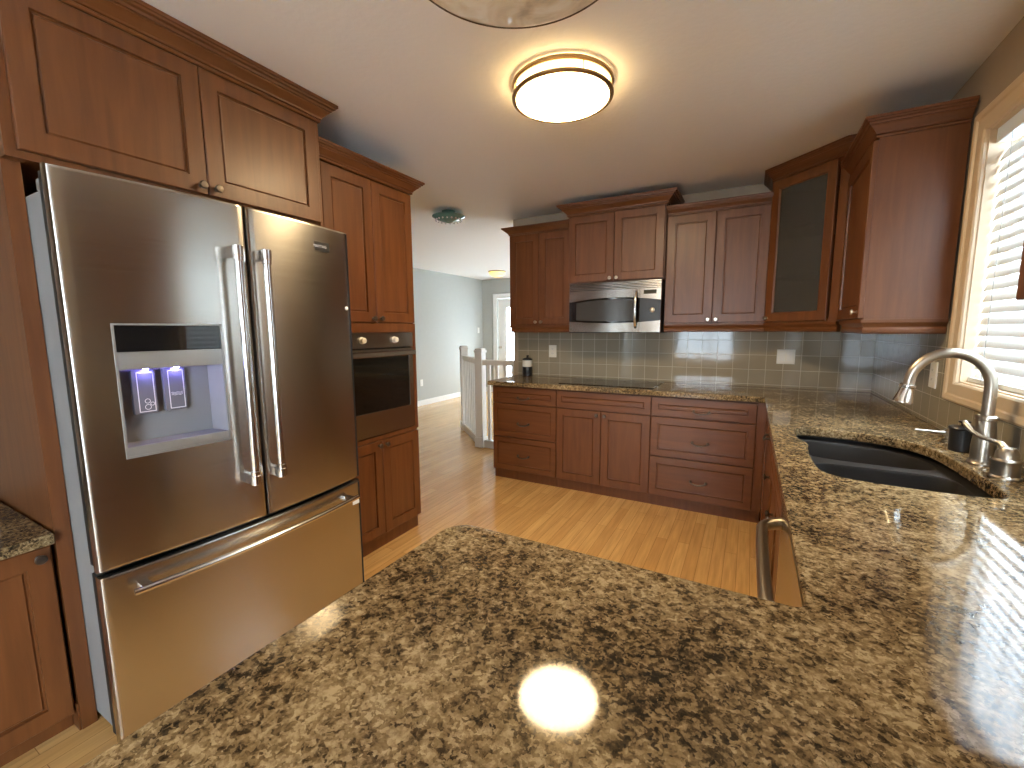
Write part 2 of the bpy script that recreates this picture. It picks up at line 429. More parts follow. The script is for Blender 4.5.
struct('wall_right', bm, M_wall, 'tan painted wall round the window over the sink', 'wall')
wall_hole('wall_back', 'y', YB, YB+.12, -2.15, XR, None, M_wall, 'beige wall behind the tiled backsplash and microwave')
wall_hole('wall_left', 'x', XL-.12, XL, -5.15, 2.262, None, M_wall, 'wall behind the refrigerator and oven cabinet')
bm = BM(); box(bm, XL, -1.55, -.80, -.66, 0, H); struct('wall_nook_shade', bm, M_wall, 'unseen added wall shading the desk nook left of the refrigerator', 'wall')  # out of view; added to keep window daylight off the desk corner
wall_hole('wall_front', 'y', -5.15, -5.0, XL, XR, (-1.82, -.38, .55, 2.15), M_wall, 'dining end wall with a wide window')
wall_hole('wall_hall', 'x', -5.4, -5.25, .5, 8.35, None, M_wallh, 'grey green painted wall at the far side of the hall')
wall_hole('wall_end', 'y', 8.2, 8.35, -5.25, -.85, (-4.86, -3.94, 0, 2.05), M_wallh, 'end wall of the hall holding the glazed door')
wall_hole('wall_living', 'y', .4, .5, -5.4, XL-.12, None, M_wallh, 'wall closing the hall side room')
wall_hole('wall_stair', 'x', -.9, -.75, YB+.12, 8.2, (5.2, 7.6, .85, 2.2), M_wallh, 'stairwell wall with a tall window')
# baseboards
bm = BM(); box(bm, -5.25, -5.235, .5, 8.2, 0, .10, .003); struct('baseboard_hall', bm, M_white, 'white baseboard along the grey hall wall', 'baseboard')
bm = BM(); box(bm, -5.235, -4.95, 8.185, 8.2, 0, .10, .003); box(bm, -3.86, -.9, 8.185, 8.2, 0, .10, .003); struct('baseboard_end', bm, M_white, 'white baseboard either side of the far door', 'baseboard')
# tiles
bm = BM(); box(bm, -2.10, XR-.009, YB-.009, YB-.0005, .9155, 1.41); struct('backsplash_tiles', bm, M_tileb, 'glossy taupe square tiles on the wall behind the cooktop', 'tiles')
bm = BM(); box(bm, XR-.009, XR-.0005, 2.607, YB-.0005, .9155, 1.41); box(bm, XR-.009, XR-.0005, -.4, 2.607, .9155, 1.062); struct('sink_wall_tiles', bm, M_tiler, 'glossy taupe square tiles on the sink wall under the window', 'tiles')
# windows
def window(name, axis, c, a0, a1, z0, z1, side, mull, mat, lab, cas=.085, casmat=None, depth=.16):
    """c: room face of the wall; side: +1 when outside is towards + of the axis"""
    F = Frame((c, 0, 0), (0, 1, 0), (-side, 0, 0)) if axis == 'x' else Frame((0, c, 0), (1, 0, 0), (0, -side, 0))
    bm = BM()
    for u0, u1, v0, v1 in ((a0-.055, a0, z0, z1), (a1, a1+.055, z0, z1)): pass
    fr = .045
    for w0, w1, q in ((-depth+.02, -depth+.065, fr),):
        fbox(bm, F, a0, a0+q, z0, z1, w0, w1, .003); fbox(bm, F, a1-q, a1, z0, z1, w0, w1, .003)
        fbox(bm, F, a0+q, a1-q, z0, z0+q, w0, w1, .003); fbox(bm, F, a0+q, a1-q, z1-q, z1, w0, w1, .003)
        for m in mull: fbox(bm, F, m-.03, m+.03, z0+q, z1-q, w0, w1, .003)
    root = struct(name, bm, M_white, lab, 'window')
    bm = BM()
    xs = [a0+fr] + [x for m in mull for x in (m-.03, m+.03)] + [a1-fr]
    for i in range(0, len(xs), 2): fbox(bm, F, xs[i], xs[i+1], z0+fr, z1-fr, -depth+.040, -depth+.044)
    obj('window_pane', bm, M_glass, root)
    bm = BM(); P = [(0, -.001), (0, .012), (.008, .018), (.05, .020), (.056, .026), (cas-.012, .028), (cas-.004, .024), (cas, .016), (cas, -.001)]
    # four mitred casing boards
    for k in range(4):
        cs = [(a0, z0, -1, -1), (a1, z0, 1, -1), (a1, z1, 1, 1), (a0, z1, -1, 1)]
        A, B = cs[k], cs[(k+1) % 4]
        la = [bm.verts.new(F.p(A[0]+A[2]*o, A[1]+A[3]*o, h)) for o, h in P]; lb = [bm.verts.new(F.p(B[0]+B[2]*o, B[1]+B[3]*o, h)) for o, h in P]
        n = len(P)
        for j in range(n): bm.faces.new((la[j], la[(j+1) % n], lb[(j+1) % n], lb[j]))
    obj('window_casing', bm, casmat or M_white, root)
    bm = BM(); t = .006
    fbox(bm, F, a0, a0+t, z0, z1, -depth+.065, .001); fbox(bm, F, a1-t, a1, z0, z1, -depth+.065, .001)
    fbox(bm, F, a0, a1, z0, z0+t, -depth+.065, .001); fbox(bm, F, a0, a1, z1-t, z1, -depth+.065, .001)
    obj('window_jamb', bm, casmat or M_white, root)
    return root
window('window_1', 'x', XR, WY0, WY1, WZ0, WZ1, 1, [], None, 'cream cased window with white blind over the sink', .085, M_casing)
window('window_2', 'y', -5.0, -1.82, -.38, .55, 2.15, -1, [-.97], None, 'wide window at the dining end', .08, None, .15)
window('window_fill', 'x', XR, -4.0, -1.5, .35, 2.2, 1, [-2.75], None, 'unseen window added in the sink wall to brighten the ceiling', .08, None, .16)  # out of view; added as extra daylight for the ceiling
window('window_3', 'x', -.9, 5.2, 7.6, .85, 2.2, 1, [6.4], None, 'stairwell window facing the hall wall', .08, None, .15)
# far glazed door
F = Frame((-4.86, 8.26, 0), (1, 0, 0), (0, -1, 0))
bm = BM()
def rr(u0, u1, v0, v1, wv): return (u0, u1, v0, v1, wv)
L_ = [(0.01, .91, .01, 2.04, 0), (.01, .91, .01, 2.04, .04), (.20, .72, .28, 1.86, .04), (.21, .71, .29, 1.85, .03), (.21, .71, .29, 1.85, 0), (0.01, .91, .01, 2.04, 0)]
rings(bm, F, L_, False, False); bmesh.ops.remove_doubles(bm, verts=bm.verts[:], dist=1e-5)
d1 = struct('door_1', bm, M_white, 'white half glazed door at the far end of the hall', 'door')
bm = BM(); fbox(bm, F, .21, .71, .29, 1.85, .012, .018); obj('door_pane', bm, M_glass, d1)
bm = BM()
for u in (.335, .46, .585): fbox(bm, F, u-.008, u+.008, .29, 1.85, .018, .030)
for v in (.68, 1.07, 1.46): fbox(bm, F, .21, .71, v-.008, v+.008, .018, .029)
obj('muntin', bm, M_white, d1)
bm = BM(); lathe(bm, F.p(.07, 1.0, .04), F.w, [(.028, 0), (.028, .006), (.010, .010), (.010, .035), (.026, .045), (.026, .062), (0, .07)], 20); obj('door_knob', bm, M_brightpew, d1)
bm = BM()
for u0, u1, v0, v1 in ((-.10, .0, 0, 2.05), (.92, 1.02, 0, 2.05), (-.10, 1.02, 2.05, 2.15)): fbox(bm, F, u0, u1, v0, v1, .06, .085, .004)
struct('trim_1', bm, M_white, 'white casing round the far glazed door', 'trim')

# ================================================================== CABINETS
def carcass(name, bm, parent, mat=None): return obj(name, bm, mat or M_wood, parent)

# ---- left run, face frame turned to +X
XC = -1.967
FL = Frame((XC-.02, 0, 0), (0, 1, 0), (1, 0, 0))     # u = y; door faces end at XC
def dbl_doors(F, root, u0, u1, v0, v1, knob_v, inset=.03, gap=.004, kn=None, st=.058):
    m = (u0+u1)/2
    for a, b, s in ((u0, m-gap/2, 1), (m+gap/2, u1, -1)):
        d = obj('door', door_bm(F, a, b, v0, v1, st=st), M_wood, root)
        knob(F, (b-inset) if s == 1 else (a+inset), knob_v, d, mat=kn)

t = thing('cabinet_above_fridge', 'reddish cherry cabinet with two wide doors above the refrigerator', 'cabinet', (-2.28, 1.0, 1.887))
XO = -1.90           # stands a little proud of the oven cabinet
FLO = Frame((XO-.02, 0, 0), (0, 1, 0), (1, 0, 0))
bm = BM(); box(bm, XL+.001, XO-.0205, .4975, 1.5145, 1.887, 2.388); carcass('body', bm, t)
bm = BM(); box(bm, XC+.001, XO-.0205, .455, .497, 1.887, 2.388); obj('side_filler', bm, M_wood, t)
dbl_doors(FLO, t, .480, 1.500, 1.909, 2.378, 1.937, inset=.026, st=.060)
bm = BM(); box(bm, XO-.020, XO-.004, 1.501, 1.5145, 1.887, 2.388); obj('face_stile', bm, M_wood, t)
bm = BM(); sweep(bm, [(XO-.004, .455), (XO-.004, 1.5145), (XL+.01, 1.5145)], crown_prof(.088, .070), 2.380); obj('crown_moulding', bm, M_woodh, t)

t = thing('fridge_end_panel', 'tall dark cherry panel standing left of the refrigerator', 'panel', (-2.28, .475, 0))
bm = BM(); box(bm, XL+.001, XC, .455, .4965, 0, 2.388, .002); obj('panel', bm, M_wood, t)
bm = BM(); box(bm, XL+.05, XC-.004, .449, .4548, 0, .10, .001); obj('base_strip', bm, M_wood, t)

t = thing('oven_cabinet', 'tall cherry cabinet that houses the wall oven beside the refrigerator', 'cabinet', (-2.28, 1.905, 0))
bm = BM()
y0, y1, o0_ = 1.516, 2.242, 1.600
box(bm, XL+.001, XC-.0205, y0, y1, .085, .725); box(bm, XL+.001, XC-.0205, y0, y1, 1.365, 2.250)
box(bm, XL+.001, XC-.0205, y0, y0+.02, .725, 1.365); box(bm, XL+.001, XC-.0205, y1-.02, y1, .725, 1.365); box(bm, XL+.001, XL+.02, y0+.02, y1-.02, .725, 1.365)
carcass('body', bm, t)
bm = BM(); fbox(bm, FL, y0, y0+.050, .09, 2.243, 0, .0175); fbox(bm, FL, y0+.050, o0_, .715, 1.42, 0, .0175); fbox(bm, FL, y1-.032, y1, .715, 1.42, 0, .0175, .001); fbox(bm, FL, o0_, y1-.032, 1.365, 1.418, 0, .0175, .001); fbox(bm, FL, o0_, y1-.032, .706, .732, 0, .0175, .001); obj('face_frame', bm, M_wood, t)
dbl_doors(FL, t, y0+.052, y1-.003, 1.424, 2.236, 1.447, inset=.028)
dbl_doors(FL, t, y0+.052, y1-.003, .098, .700, .672, inset=.028)
bm = BM(); box(bm, XL+.05, XC-.035, y0, y1-.002, 0, .085); obj('toe_kick', bm, M_wood, t)
bm = BM(); sweep(bm, [(XC-.004, y0+.001), (XC-.004, y1), (XL+.01, y1)], crown_prof(.078, .066), 2.243); obj('crown_moulding', bm, M_woodh, t)

# wall oven
t = thing('wall_oven', 'stainless built-in oven with dark window in the tall cabinet', 'oven', (-2.25, 1.905, .735))
o0, o1 = 1.603, 2.207
bm = BM(); box(bm, XL+.05, XC-.021, o0, o1, .735, 1.362); obj('body', bm, M_black, t)
F = Frame((XC-.02, 0, 0), (0, 1, 0), (1, 0, 0))
bm = BM(); fbox(bm, F, o0, o1, 1.272, 1.362, -.0005, .026, .003); cp = obj('control_panel', bm, M_steel, t)
for u in (1.775, 2.035):
    bm = BM(); lathe(bm, F.p(u, 1.318, .026), F.w, [(.021, 0), (.021, .003), (.017, .006), (.0165, .022), (.012, .025), (0, .026)], 24); obj('dial', bm, M_outlet, cp, 'pale round dial')
bm = BM(); rings(bm, F, [(o0, o1, .737, 1.265, 0), (o0, o1, .737, 1.265, .020), (o0+.003, o1-.003, .740, 1.262, .024), (o0+.035, o1-.040, .885, 1.222, .024), (o0+.037, o1-.042, .887, 1.220, .020)], True, False)
dr = obj('oven_door', bm, M_steel, t)
bm = BM(); fbox(bm, F, o0+.036, o1-.041, .886, 1.221, .012, .0205); obj('oven_window', bm, M_ovenglass, dr, 'dark oven glass')
bm = BM()
fbox(bm, F, o0+.012, o1-.012, 1.218, 1.250, .045, .060, .005)
for u in (o0+.03, o1-.03): fbox(bm, F, u-.012, u+.012, 1.222, 1.246, .024, .046, .002)
obj('handle', bm, M_steel2, dr)

# desk beside fridge
t = thing('desk_cabinet', 'dark cherry low cabinet under the small stone desk left of the refrigerator', 'cabinet', (-2.28, 0, 0))
bm = BM(); box(bm, XL+.001, XC-.0205, -.62, .448, .06, .694); carcass('body', bm, t)
bm = BM(); box(bm, XL+.05, XC-.055, -.62, .448, 0, .06); obj('toe_kick', bm, M_wood, t)
for a, b in ((-.615, -.088), (-.084, .443)):
    d = obj('door', door_bm(FL, a, b, .075, .685), M_wood, t); knob(FL, b-.03, .655, d)
bm = BM(); box(bm, XL+.001, XC+.028, -.65, .4485, .695, .732, .006)
tag(obj('desk_worktop', bm, M_granite), 'low granite desk top against the panel left of the refrigerator', 'worktop')

# ---- back run base units
YBF = 3.355
FB = Frame((0, YBF+.02, 0), (1, 0, 0), (0, -1, 0))
def base_body(root, x0, x1, kick=True):
    bm = BM(); box(bm, x0, x1, YBF+.0205, YB-.001, .085, .8745); carcass('body', bm, root)
    bm = BM(); box(bm, x0, x1, YBF+.045, YB-.01, 0, .085); obj('toe_kick', bm, M_wood, root)
def drawers(root, F, x0, x1, st=.045):
    for v0, v1, pv in ((.722, .866, .775), (.412, .714, .542), (.098, .404, .245)):
        d = obj('drawer', door_bm(F, x0, x1, v0, v1, st=st), M_woodh, root); pull(F, (x0+x1)/2, pv, d)
XB = (-2.055, -1.418, -.636, .070)
t = thing('drawer_base_cabinet', 'cherry base cabinet of three drawers at the free end of the back counter', 'cabinet', (-1.74, 3.66, 0))
base_body(t, XB[0], XB[1]-.0005); drawers(t, FB, XB[0]+.008, XB[1]-.003)
t = thing('cooktop_base_cabinet', 'cherry base cabinet with two doors below the cooktop', 'cabinet', (-1.03, 3.66, 0))
base_body(t, XB[1], XB[2]-.0005)
obj('false_drawer_front', door_bm(FB, XB[1]+.003, XB[2]-.003, .722, .866, st=.045), M_woodh, t)
dbl_doors(FB, t, XB[1]+.003, XB[2]-.003, .098, .714, .682, inset=.030)
t = thing('drawer_base_cabinet', 'wide cherry base cabinet of three drawers next to the inside corner of the counter', 'cabinet', (-.28, 3.66, 0))
base_body(t, XB[2], .122); drawers(t, FB, XB[2]+.003, XB[3]-.003, .05)
bm = BM(); fbox(bm, FB, XB[3], .1222, .09, .8745, 0, .018); obj('corner_filler', bm, M_wood, t)

# ---- right run base units, face turned to -X
FR = Frame((.143, 0, 0), (0, -1, 0), (-1, 0, 0))      # u = -y
def rbase(root, y0, y1):
    bm = BM(); box(bm, .1435, XR-.001, y0, y1, .085, .105); box(bm, .1435, .162, y0, y1, .105, .8745); box(bm, XR-.02, XR-.001, y0, y1, .105, .8745); box(bm, .162, XR-.02, y0, y0+.018, .105, .8745); box(bm, .162, XR-.02, y1-.018, y1, .105, .8745); carcass('body', bm, root)
    bm = BM(); box(bm, .17, XR-.01, y0, y1, 0, .085); obj('toe_kick', bm, M_wood, root)
t = thing('corner_base_cabinet', 'cherry base cabinet with drawer and door in the inside corner by the sink run', 'cabinet', (.46, 2.9, 0))
rbase(t, 2.451, 3.374)
d = obj('drawer', door_bm(FR, -3.33, -2.454, .722, .866, st=.045), M_woodh, t); pull(FR, -2.72, .78, d)
d = obj('door', door_bm(FR, -3.33, -2.454, .098, .714), M_wood, t); knob(FR, -2.49, .62, d)
t = thing('sink_base_cabinet', 'cherry base cabinet under the black sink', 'cabinet', (.46, 2.0, 0))
rbase(t, 1.556, 2.4505)
obj('false_drawer_front', door_bm(FR, -2.447, -1.560, .722, .866, st=.045), M_woodh, t)
dbl_doors(FR, t, -2.447, -1.560, .098, .714, .60, inset=.030)
# dishwasher
t = thing('dishwasher', 'stainless dishwasher with a bowed bar handle under the counter near the peninsula', 'dishwasher', (.45, 1.25, 0))
bm = BM(); box(bm, .1235+.03, XR-.03, .945, 1.552, .10, .872); obj('tub', bm, M_black, t)
bm = BM(); fbox(bm, Frame((.1535, 0, 0), (0, -1, 0), (-1, 0, 0)), -1.549, -.948, .11, .868, 0, .038, .006); dd = obj('front_panel', bm, M_steel, t)
FD = Frame((.1155, 0, 0), (0, -1, 0), (-1, 0, 0))
bm = BM(); pts = []; rad = []
for i in range(25):
    s = i/24; u = -1.525+s*.55
    e = min(s, 1-s)
    wv = .052*min(1, (e/.10))**.6 + .004*math.sin(PI*s)
    pts.append(FD.p(u, .772, wv-.004 if e < .01 else wv)); rad.append((.017, .016) if e > .05 else (.019, .017))
tube(bm, pts, rad, 14, flat=(0, 0, 1)); obj('handle', bm, M_nickel, dd)
bm = BM(); box(bm, .19, XR-.04, .95, 1.548, 0, .099); obj('toe_kick', bm, M_black, t)
# peninsula base
t = thing('peninsula_cabinet', 'cherry cabinet carrying the peninsula counter', 'cabinet', (-.1, .3, 0))
bm = BM(); box(bm, -.33, .12, -.30, .74, .085, .8745); box(bm, .12, XR-.001, -.30, .74, .085, .8745); carcass('body', bm, t)
bm = BM(); box(bm, -.30, XR-.01, -.27, .70, 0, .085); obj('toe_kick', bm, M_wood, t)
FP = Frame((0, .7405, 0), (-1, 0, 0), (0, 1, 0))
for a, b in ((-.10, .115), (.119, .328)):
    d = obj('door', door_bm(FP, a, b, .098, .866), M_wood, t); knob(FP, b-.03, .82, d)
FP2 = Frame((-.3305, 0, 0), (0, -1, 0), (-1, 0, 0))
obj('end_panel', door_bm(FP2, -.735, .295, .098, .866), M_wood, t)

# ---- worktop with sink cut-out
ZT, ZB = .915, .8755
outer = [(-2.09, 3.9470), (-2.085, 3.3276), (.098, 3.3276)] + [(.104, 3.322)] + [(.104, .830)] + arc((.084, .832), .02, 0, -90, 3)[1:] + \
        arc((-.545, .752), .06, 90, 180, 8) + [(-.605, -.42), (XR-.010, -.42), (XR-.010, 3.9470)]
outer = [(x, y) for x, y in outer]
def smooth_closed(P, it=2):
    for _ in range(it):
        Q = []
        for i in range(len(P)):
            a, b = P[i], P[(i+1) % len(P)]
            Q += [(.75*a[0]+.25*b[0], .75*a[1]+.25*b[1]), (.25*a[0]+.75*b[0], .25*a[1]+.75*b[1])]
        P = Q
    return P
hole = smooth_closed([(.232, 2.385), (.200, 2.345), (.192, 2.14), (.232, 2.055), (.215, 1.97), (.215, 1.70), (.255, 1.625), (.42, 1.600), (.60, 1.605), (.648, 1.64), (.648, 1.95), (.640, 2.14), (.60, 2.27), (.50, 2.345), (.36, 2.385)], 2)
bm = BM()
def loop_edges(P, z):
    vs = [bm.verts.new((x, y, z)) for x, y in P]; return vs, [bm.edges.new((vs[i], vs[(i+1) % len(vs)])) for i in range(len(vs))]
vo, eo = loop_edges(outer, ZT); vh, eh = loop_edges(hole, ZT)
bmesh.ops.triangle_fill(bm, edges=eo+eh, use_beauty=True)
top = bm.faces[:]
r = bmesh.ops.extrude_face_region(bm, geom=top)
nv = [g for g in r['geom'] if isinstance(g, bmesh.types.BMVert)]
bmesh.ops.translate(bm, verts=nv, vec=(0, 0, ZB-ZT))
bmesh.ops.recalc_face_normals(bm, faces=bm.faces[:])
es = [e for e in bm.edges if len(e.link_faces) == 2 and abs(e.link_faces[0].normal.z) + abs(e.link_faces[1].normal.z) > .9 and abs(e.calc_face_angle()) > .8 and abs(e.verts[0].co.z-e.verts[1].co.z) < 1e-5]
bmesh.ops.bevel(bm, geom=es, offset=.006, segments=3, affect='EDGES', profile=.5)
tag(obj('granite_worktop', bm, M_granite), 'speckled brown granite counter running from the back wall round the sink to the peninsula', 'worktop')

# ---- sink
t = thing('kitchen_sink', 'black undermount double bowl sink let into the granite counter', 'sink', (.42, 1.99, .66))
def bowl(poly, depth, zt):
    bm = BM(); loops = []
    cx = sum(p[0] for p in poly)/len(poly); cy = sum(p[1] for p in poly)/len(poly)
    for s, z in ((1.10, zt), (1.0, zt), (.985, zt-.012), (.95, zt-depth*.75), (.90, zt-depth*.93), (.80, zt-depth), (.12, zt-depth-.006)):
        loops.append([bm.verts.new((cx+(x-cx)*s, cy+(y-cy)*s, z)) for x, y in poly])
    n = len(poly)
    for A, B in zip(loops, loops[1:]):
        for k in range(n): bm.faces.new((A[k], A[(k+1) % n], B[(k+1) % n], B[k]))
    bm.faces.new(loops[-1])
    return bm, (cx, cy)
ZS = ZB - .002
def rrect(x0, x1, y0, y1, r, n=6):
    return arc((x1-r, y1-r), r, 0, 90, n) + arc((x0+r, y1-r), r, 90, 180, n) + arc((x0+r, y0+r), r, 180, 270, n) + arc((x1-r, y0+r), r, 270, 360, n)
def sink_shell():
    """deck with two openings, walls and floors"""
    bm = BM()
    big = [(x, y) for x, y in smooth_closed([(.245, 2.375), (.213, 2.335), (.208, 2.15), (.240, 2.07), (.50, 2.045), (.62, 2.06), (.632, 2.14), (.592, 2.26), (.495, 2.332), (.36, 2.372)], 2)]
    small = rrect(.232, .636, 1.618, 1.995, .07)
    zt = ZS; out = rrect(.165, .675, 1.57, 2.43, .05)
    def lp(P, z):
        vs = [bm.verts.new((x, y, z)) for x, y in P]; return vs, [bm.edges.new((vs[i], vs[(i+1) % len(vs)])) for i in range(len(vs))]
    _, e0 = lp(out, zt-.016); vb, e1 = lp(big, zt-.016); vs_, e2 = lp(small, zt-.016)
    bmesh.ops.triangle_fill(bm, edges=e0+e1+e2, use_beauty=True)
    for vloop, dep in ((vb, .20), (vs_, .18)):
        P = [v.co.copy() for v in vloop]; cx = sum(p.x for p in P)/len(P); cy = sum(p.y for p in P)/len(P); prev = vloop
        for s, dz in ((.985, .010), (.955, dep*.7), (.92, dep*.92), (.85, dep), (.14, dep+.006)):
            cur = [bm.verts.new((cx+(p.x-cx)*s, cy+(p.y-cy)*s, zt-.016-dz)) for p in P]
            for k in range(len(P)): bm.faces.new((prev[k], prev[(k+1) % len(P)], cur[(k+1) % len(P)], cur[k]))
            prev = cur
        bm.faces.new(prev)
    # rim up to the stone
    a, _ = lp(hole, zt-.0005); 
    return bm
bm = sink_shell()
for e in [e for e in bm.edges if not e.link_faces]: bm.edges.remove(e)
for v in [v for v in bm.verts if not v.link_edges]: bm.verts.remove(v)
sk = obj('basin', bm, M_sink, t)
bm = BM(); o_ = rrect(.165, .675, 1.57, 2.43, .05)
a = [bm.verts.new((x, y, ZS-.016)) for x, y in o_]; b = [bm.verts.new((x, y, ZS)) for x, y in o_]
for i in range(len(o_)): bm.faces.new((a[i], a[(i+1) % len(o_)], b[(i+1) % len(o_)], b[i]))
obj('flange', bm, M_sink, t)
for c in ((.42, 2.20, ZS-.016-.200), (.434, 1.807, ZS-.016-.180)):
    bm = BM(); lathe(bm, (c[0], c[1], c[2]-.004), (0, 0, 1), [(.045, 0), (.045, .003), (.038, .004), (.034, .001), (0, .001)], 28); obj('drain', bm, M_nickel, t)

# ---- faucet
t = thing('kitchen_faucet', 'brushed nickel gooseneck faucet with side lever behind the sink', 'faucet', (.705, 2.0, ZT))
bm = BM(); lathe(bm, (.705, 2.0, ZT), (0, 0, 1), [(.036, 0), (.036, .006), (.032, .012), (.030, .02), (.0305, .06), (.027, .11), (.0235, .145), (.0235, .150)], 36); obj('body', bm, M_nickel, t)
bm = BM(); lathe(bm, (.705, 2.0, ZT+.150), (0, 0, 1), [(.024, 0), (.028, .003), (.028, .012), (.024, .016), (.0175, .018)], 32); obj('collar', bm, M_nickel, t)
bm = BM(); pts = [(.705, 2.0, ZT+.16), (.705, 2.0, ZT+.22)]
cx, cz, R_ = .601, ZT+.260, .104
for i in range(0, 25):
    a = math.radians(180*i/24); pts.append((cx+R_*math.cos(a), 2.0, cz+R_*1.08*math.sin(a)))
tube(bm, pts, .0165, 20); obj('spout', bm, M_nickel, t)
e = Vector(pts[-1]); dv = (e-Vector(pts[-2])).normalized(); dv = (dv + Vector((-.12, 0, 0))).normalized()
bm = BM(); lathe(bm, e-dv*.002, dv, [(.017, 0), (.0225, .003), (.0225, .011), (.0185, .015), (.0195, .026), (.025, .050), (.0285, .062), (.0285, .067), (.024, .069), (0, .068)], 28); obj('spray_head', bm, M_steel2, t)
bm = BM(); lathe(bm, e+dv*.006+Vector((-.020, -.004, .0)), (-.9, -.3, .3), [(.005, 0), (.005, .004), (.0, .005)], 12); obj('spray_button', bm, M_nickel, t)
hb = (.705, 1.845, ZT)
bm = BM(); lathe(bm, hb, (0, 0, 1), [(.037, 0), (.037, .005), (.032, .010), (.0315, .045), (.034, .050), (.034, .056), (.028, .062), (.026, .080), (.018, .094), (0, .098)], 32); hh = obj('handle_base', bm, M_nickel, t)
bm = BM(); b0 = Vector((.705, 1.845, ZT+.082))
pts = [b0, b0+Vector((-.010, .018, .020)), b0+Vector((-.022, .045, .022)), b0+Vector((-.034, .080, .024)), b0+Vector((-.044, .115, .034)), b0+Vector((-.051, .140, .050)), b0+Vector((-.054, .152, .060))]
tube(bm, pts, [.012, .0085, .0065, .0060, .0065, .009, .0065], 14); obj('lever', bm, M_nickel, hh)

t = thing('soap_dispenser', 'nickel soap pump with long tapered spout behind the black lidded jar', 'soap dispenser', (.722, 2.335, ZT))
bm = BM(); lathe(bm, (.722, 2.335, ZT), (0, 0, 1), [(.022, 0), (.022, .004), (.015, .008), (.014, .022), (.019, .027), (.019, .046), (.012, .052), (0, .053)], 24); obj('pump_body', bm, M_nickel, t)
bm = BM(); tube(bm, [(.722, 2.335, ZT+.038), (.690, 2.330, ZT+.036), (.655, 2.325, ZT+.040), (.612, 2.318, ZT+.043)], [.012, .0085, .0062, .0045], 14); obj('spout', bm, M_nickel, t)
t = thing('lidded_jar', 'small black jar with knobbed lid standing next to the faucet', 'jar', (.713, 2.185, ZT))
bm = BM(); lathe(bm, (.713, 2.185, ZT), (0, 0, 1), [(.034, 0), (.036, .003), (.038, .080), (.036, .082)], 36); obj('jar_body', bm, M_blackmatte, t)
bm = BM(); lathe(bm, (.713, 2.185, ZT+.0825), (0, 0, 1), [(.041, 0), (.043, .004), (.040, .009), (.014, .012), (.009, .015), (.009, .022), (.017, .025), (.017, .031), (0, .033)], 36); obj('lid', bm, M_blackmatte, t)

# ---- cooktop
t = thing('cooktop', 'flat black glass cooktop set on the back counter below the microwave', 'cooktop', (-1.03, 3.66, ZT))
bm = BM(); box(bm, -1.425, -.640, 3.42, 3.905, ZT+.0005, ZT+.006, .002); ct = obj('glass_top', bm, M_glossblack, t)
M_ring = plain('printed_burner_ring', (.06, .06, .06), .2)
for x, y, r in ((-1.24, 3.55, .10), (-1.22, 3.78, .075), (-.84, 3.54, .075), (-.84, 3.77, .11)):
    bm = BM(); ring_lathe(bm, (x, y, ZT+.0061), (0, 0, 1), [(r, 0), (r, .0004), (r-.004, .0004), (r-.004, 0)], 40); obj('burner_ring', bm, M_ring, ct)

# ================================================================== UPPER CABINETS (back)
YU = 3.66
FU = Frame((0, YU+.02, 0), (1, 0, 0), (0, -1, 0))
ZU = 1.415
def upper(name, label, x0, x1, yf, zb, zt, ch, co, kv, rail, ends, loc):
    F = Frame((0, yf+.02, 0), (1, 0, 0), (0, -1, 0))
    t = thing(name, label, 'cabinet', loc)
    bm = BM(); box(bm, x0, x1, yf+.0205, YB-.010, zb, zt+ch-.002); carcass('body', bm, t)
    dbl_doors(F, t, x0+.006, x1-.006, zb+.006, zt-.012, kv, inset=.026, kn=M_brightpew)
    path = []
    if ends[0]: path.append((x0, YB-.01))
    path += [(x0, yf+.018), (x1, yf+.018)]
    if ends[1]: path.append((x1, YB-.01))
    bm = BM(); sweep(bm, path, crown_prof(ch, co), zt-.004); obj('crown_moulding', bm, M_woodh, t)
    if rail:
        p2 = [(x0+.014, YB-.012)] if ends[0] else []
        bm = BM(); sweep(bm, p2+[(x0+(.014 if ends[0] else .0), yf+.034), (x1, yf+.034)], rail_prof(.064), zb-.0645); obj('light_rail', bm, M_woodh, t)
    return t
upper('wall_cabinet', 'cherry wall cabinet with two doors left of the microwave', -2.035, -1.4185, YU, ZU, 2.252, .066, .062, 1.445, True, (True, False), (-1.73, 3.8, ZU))
upper('microwave_cabinet', 'raised cherry wall cabinet with two doors directly above the microwave', -1.418, -.6205, 3.60, 1.768, 2.332, .090, .085, 1.795, False, (True, True), (-1.02, 3.8, 1.77))
upper('wall_cabinet', 'cherry wall cabinet with two doors between microwave and glass corner cabinet', -.620, .086, YU, ZU, 2.252, .066, .062, 1.445, True, (False, False), (-.27, 3.8, ZU))

# corner cabinet with glass door
t = thing('corner_wall_cabinet', 'diagonal corner wall cabinet with a dark glass door', 'cabinet', (.45, 3.65, ZU))
cA, cB = Vector((.088, YU+.004)), Vector((.458, YU+.004-.370))
poly = [(.0875, YB-.010), (.0875, cA.y), (cB.x, cB.y), (XR-.010, cB.y), (XR-.010, YB-.010)]
bm = BM()
prism(bm, poly, ZU, ZU+.02); prism(bm, poly, 2.375, 2.455)
box(bm, .0875, .105, cA.y, YB-.010, ZU+.02, 2.375); box(bm, cB.x, XR-.010, cB.y, cB.y+.018, ZU+.02, 2.375)
box(bm, .105, XR-.010, YB-.020, YB-.010, ZU+.02, 2.375); box(bm, XR-.020, XR-.010, cB.y+.018, YB-.020, ZU+.02, 2.375)
carcass('body', bm, t)
FCo = Frame((cA.x, cA.y, 0), (1, -1, 0), (-1, -1, 0)); LEN = (cB-cA).length
bm = BM()
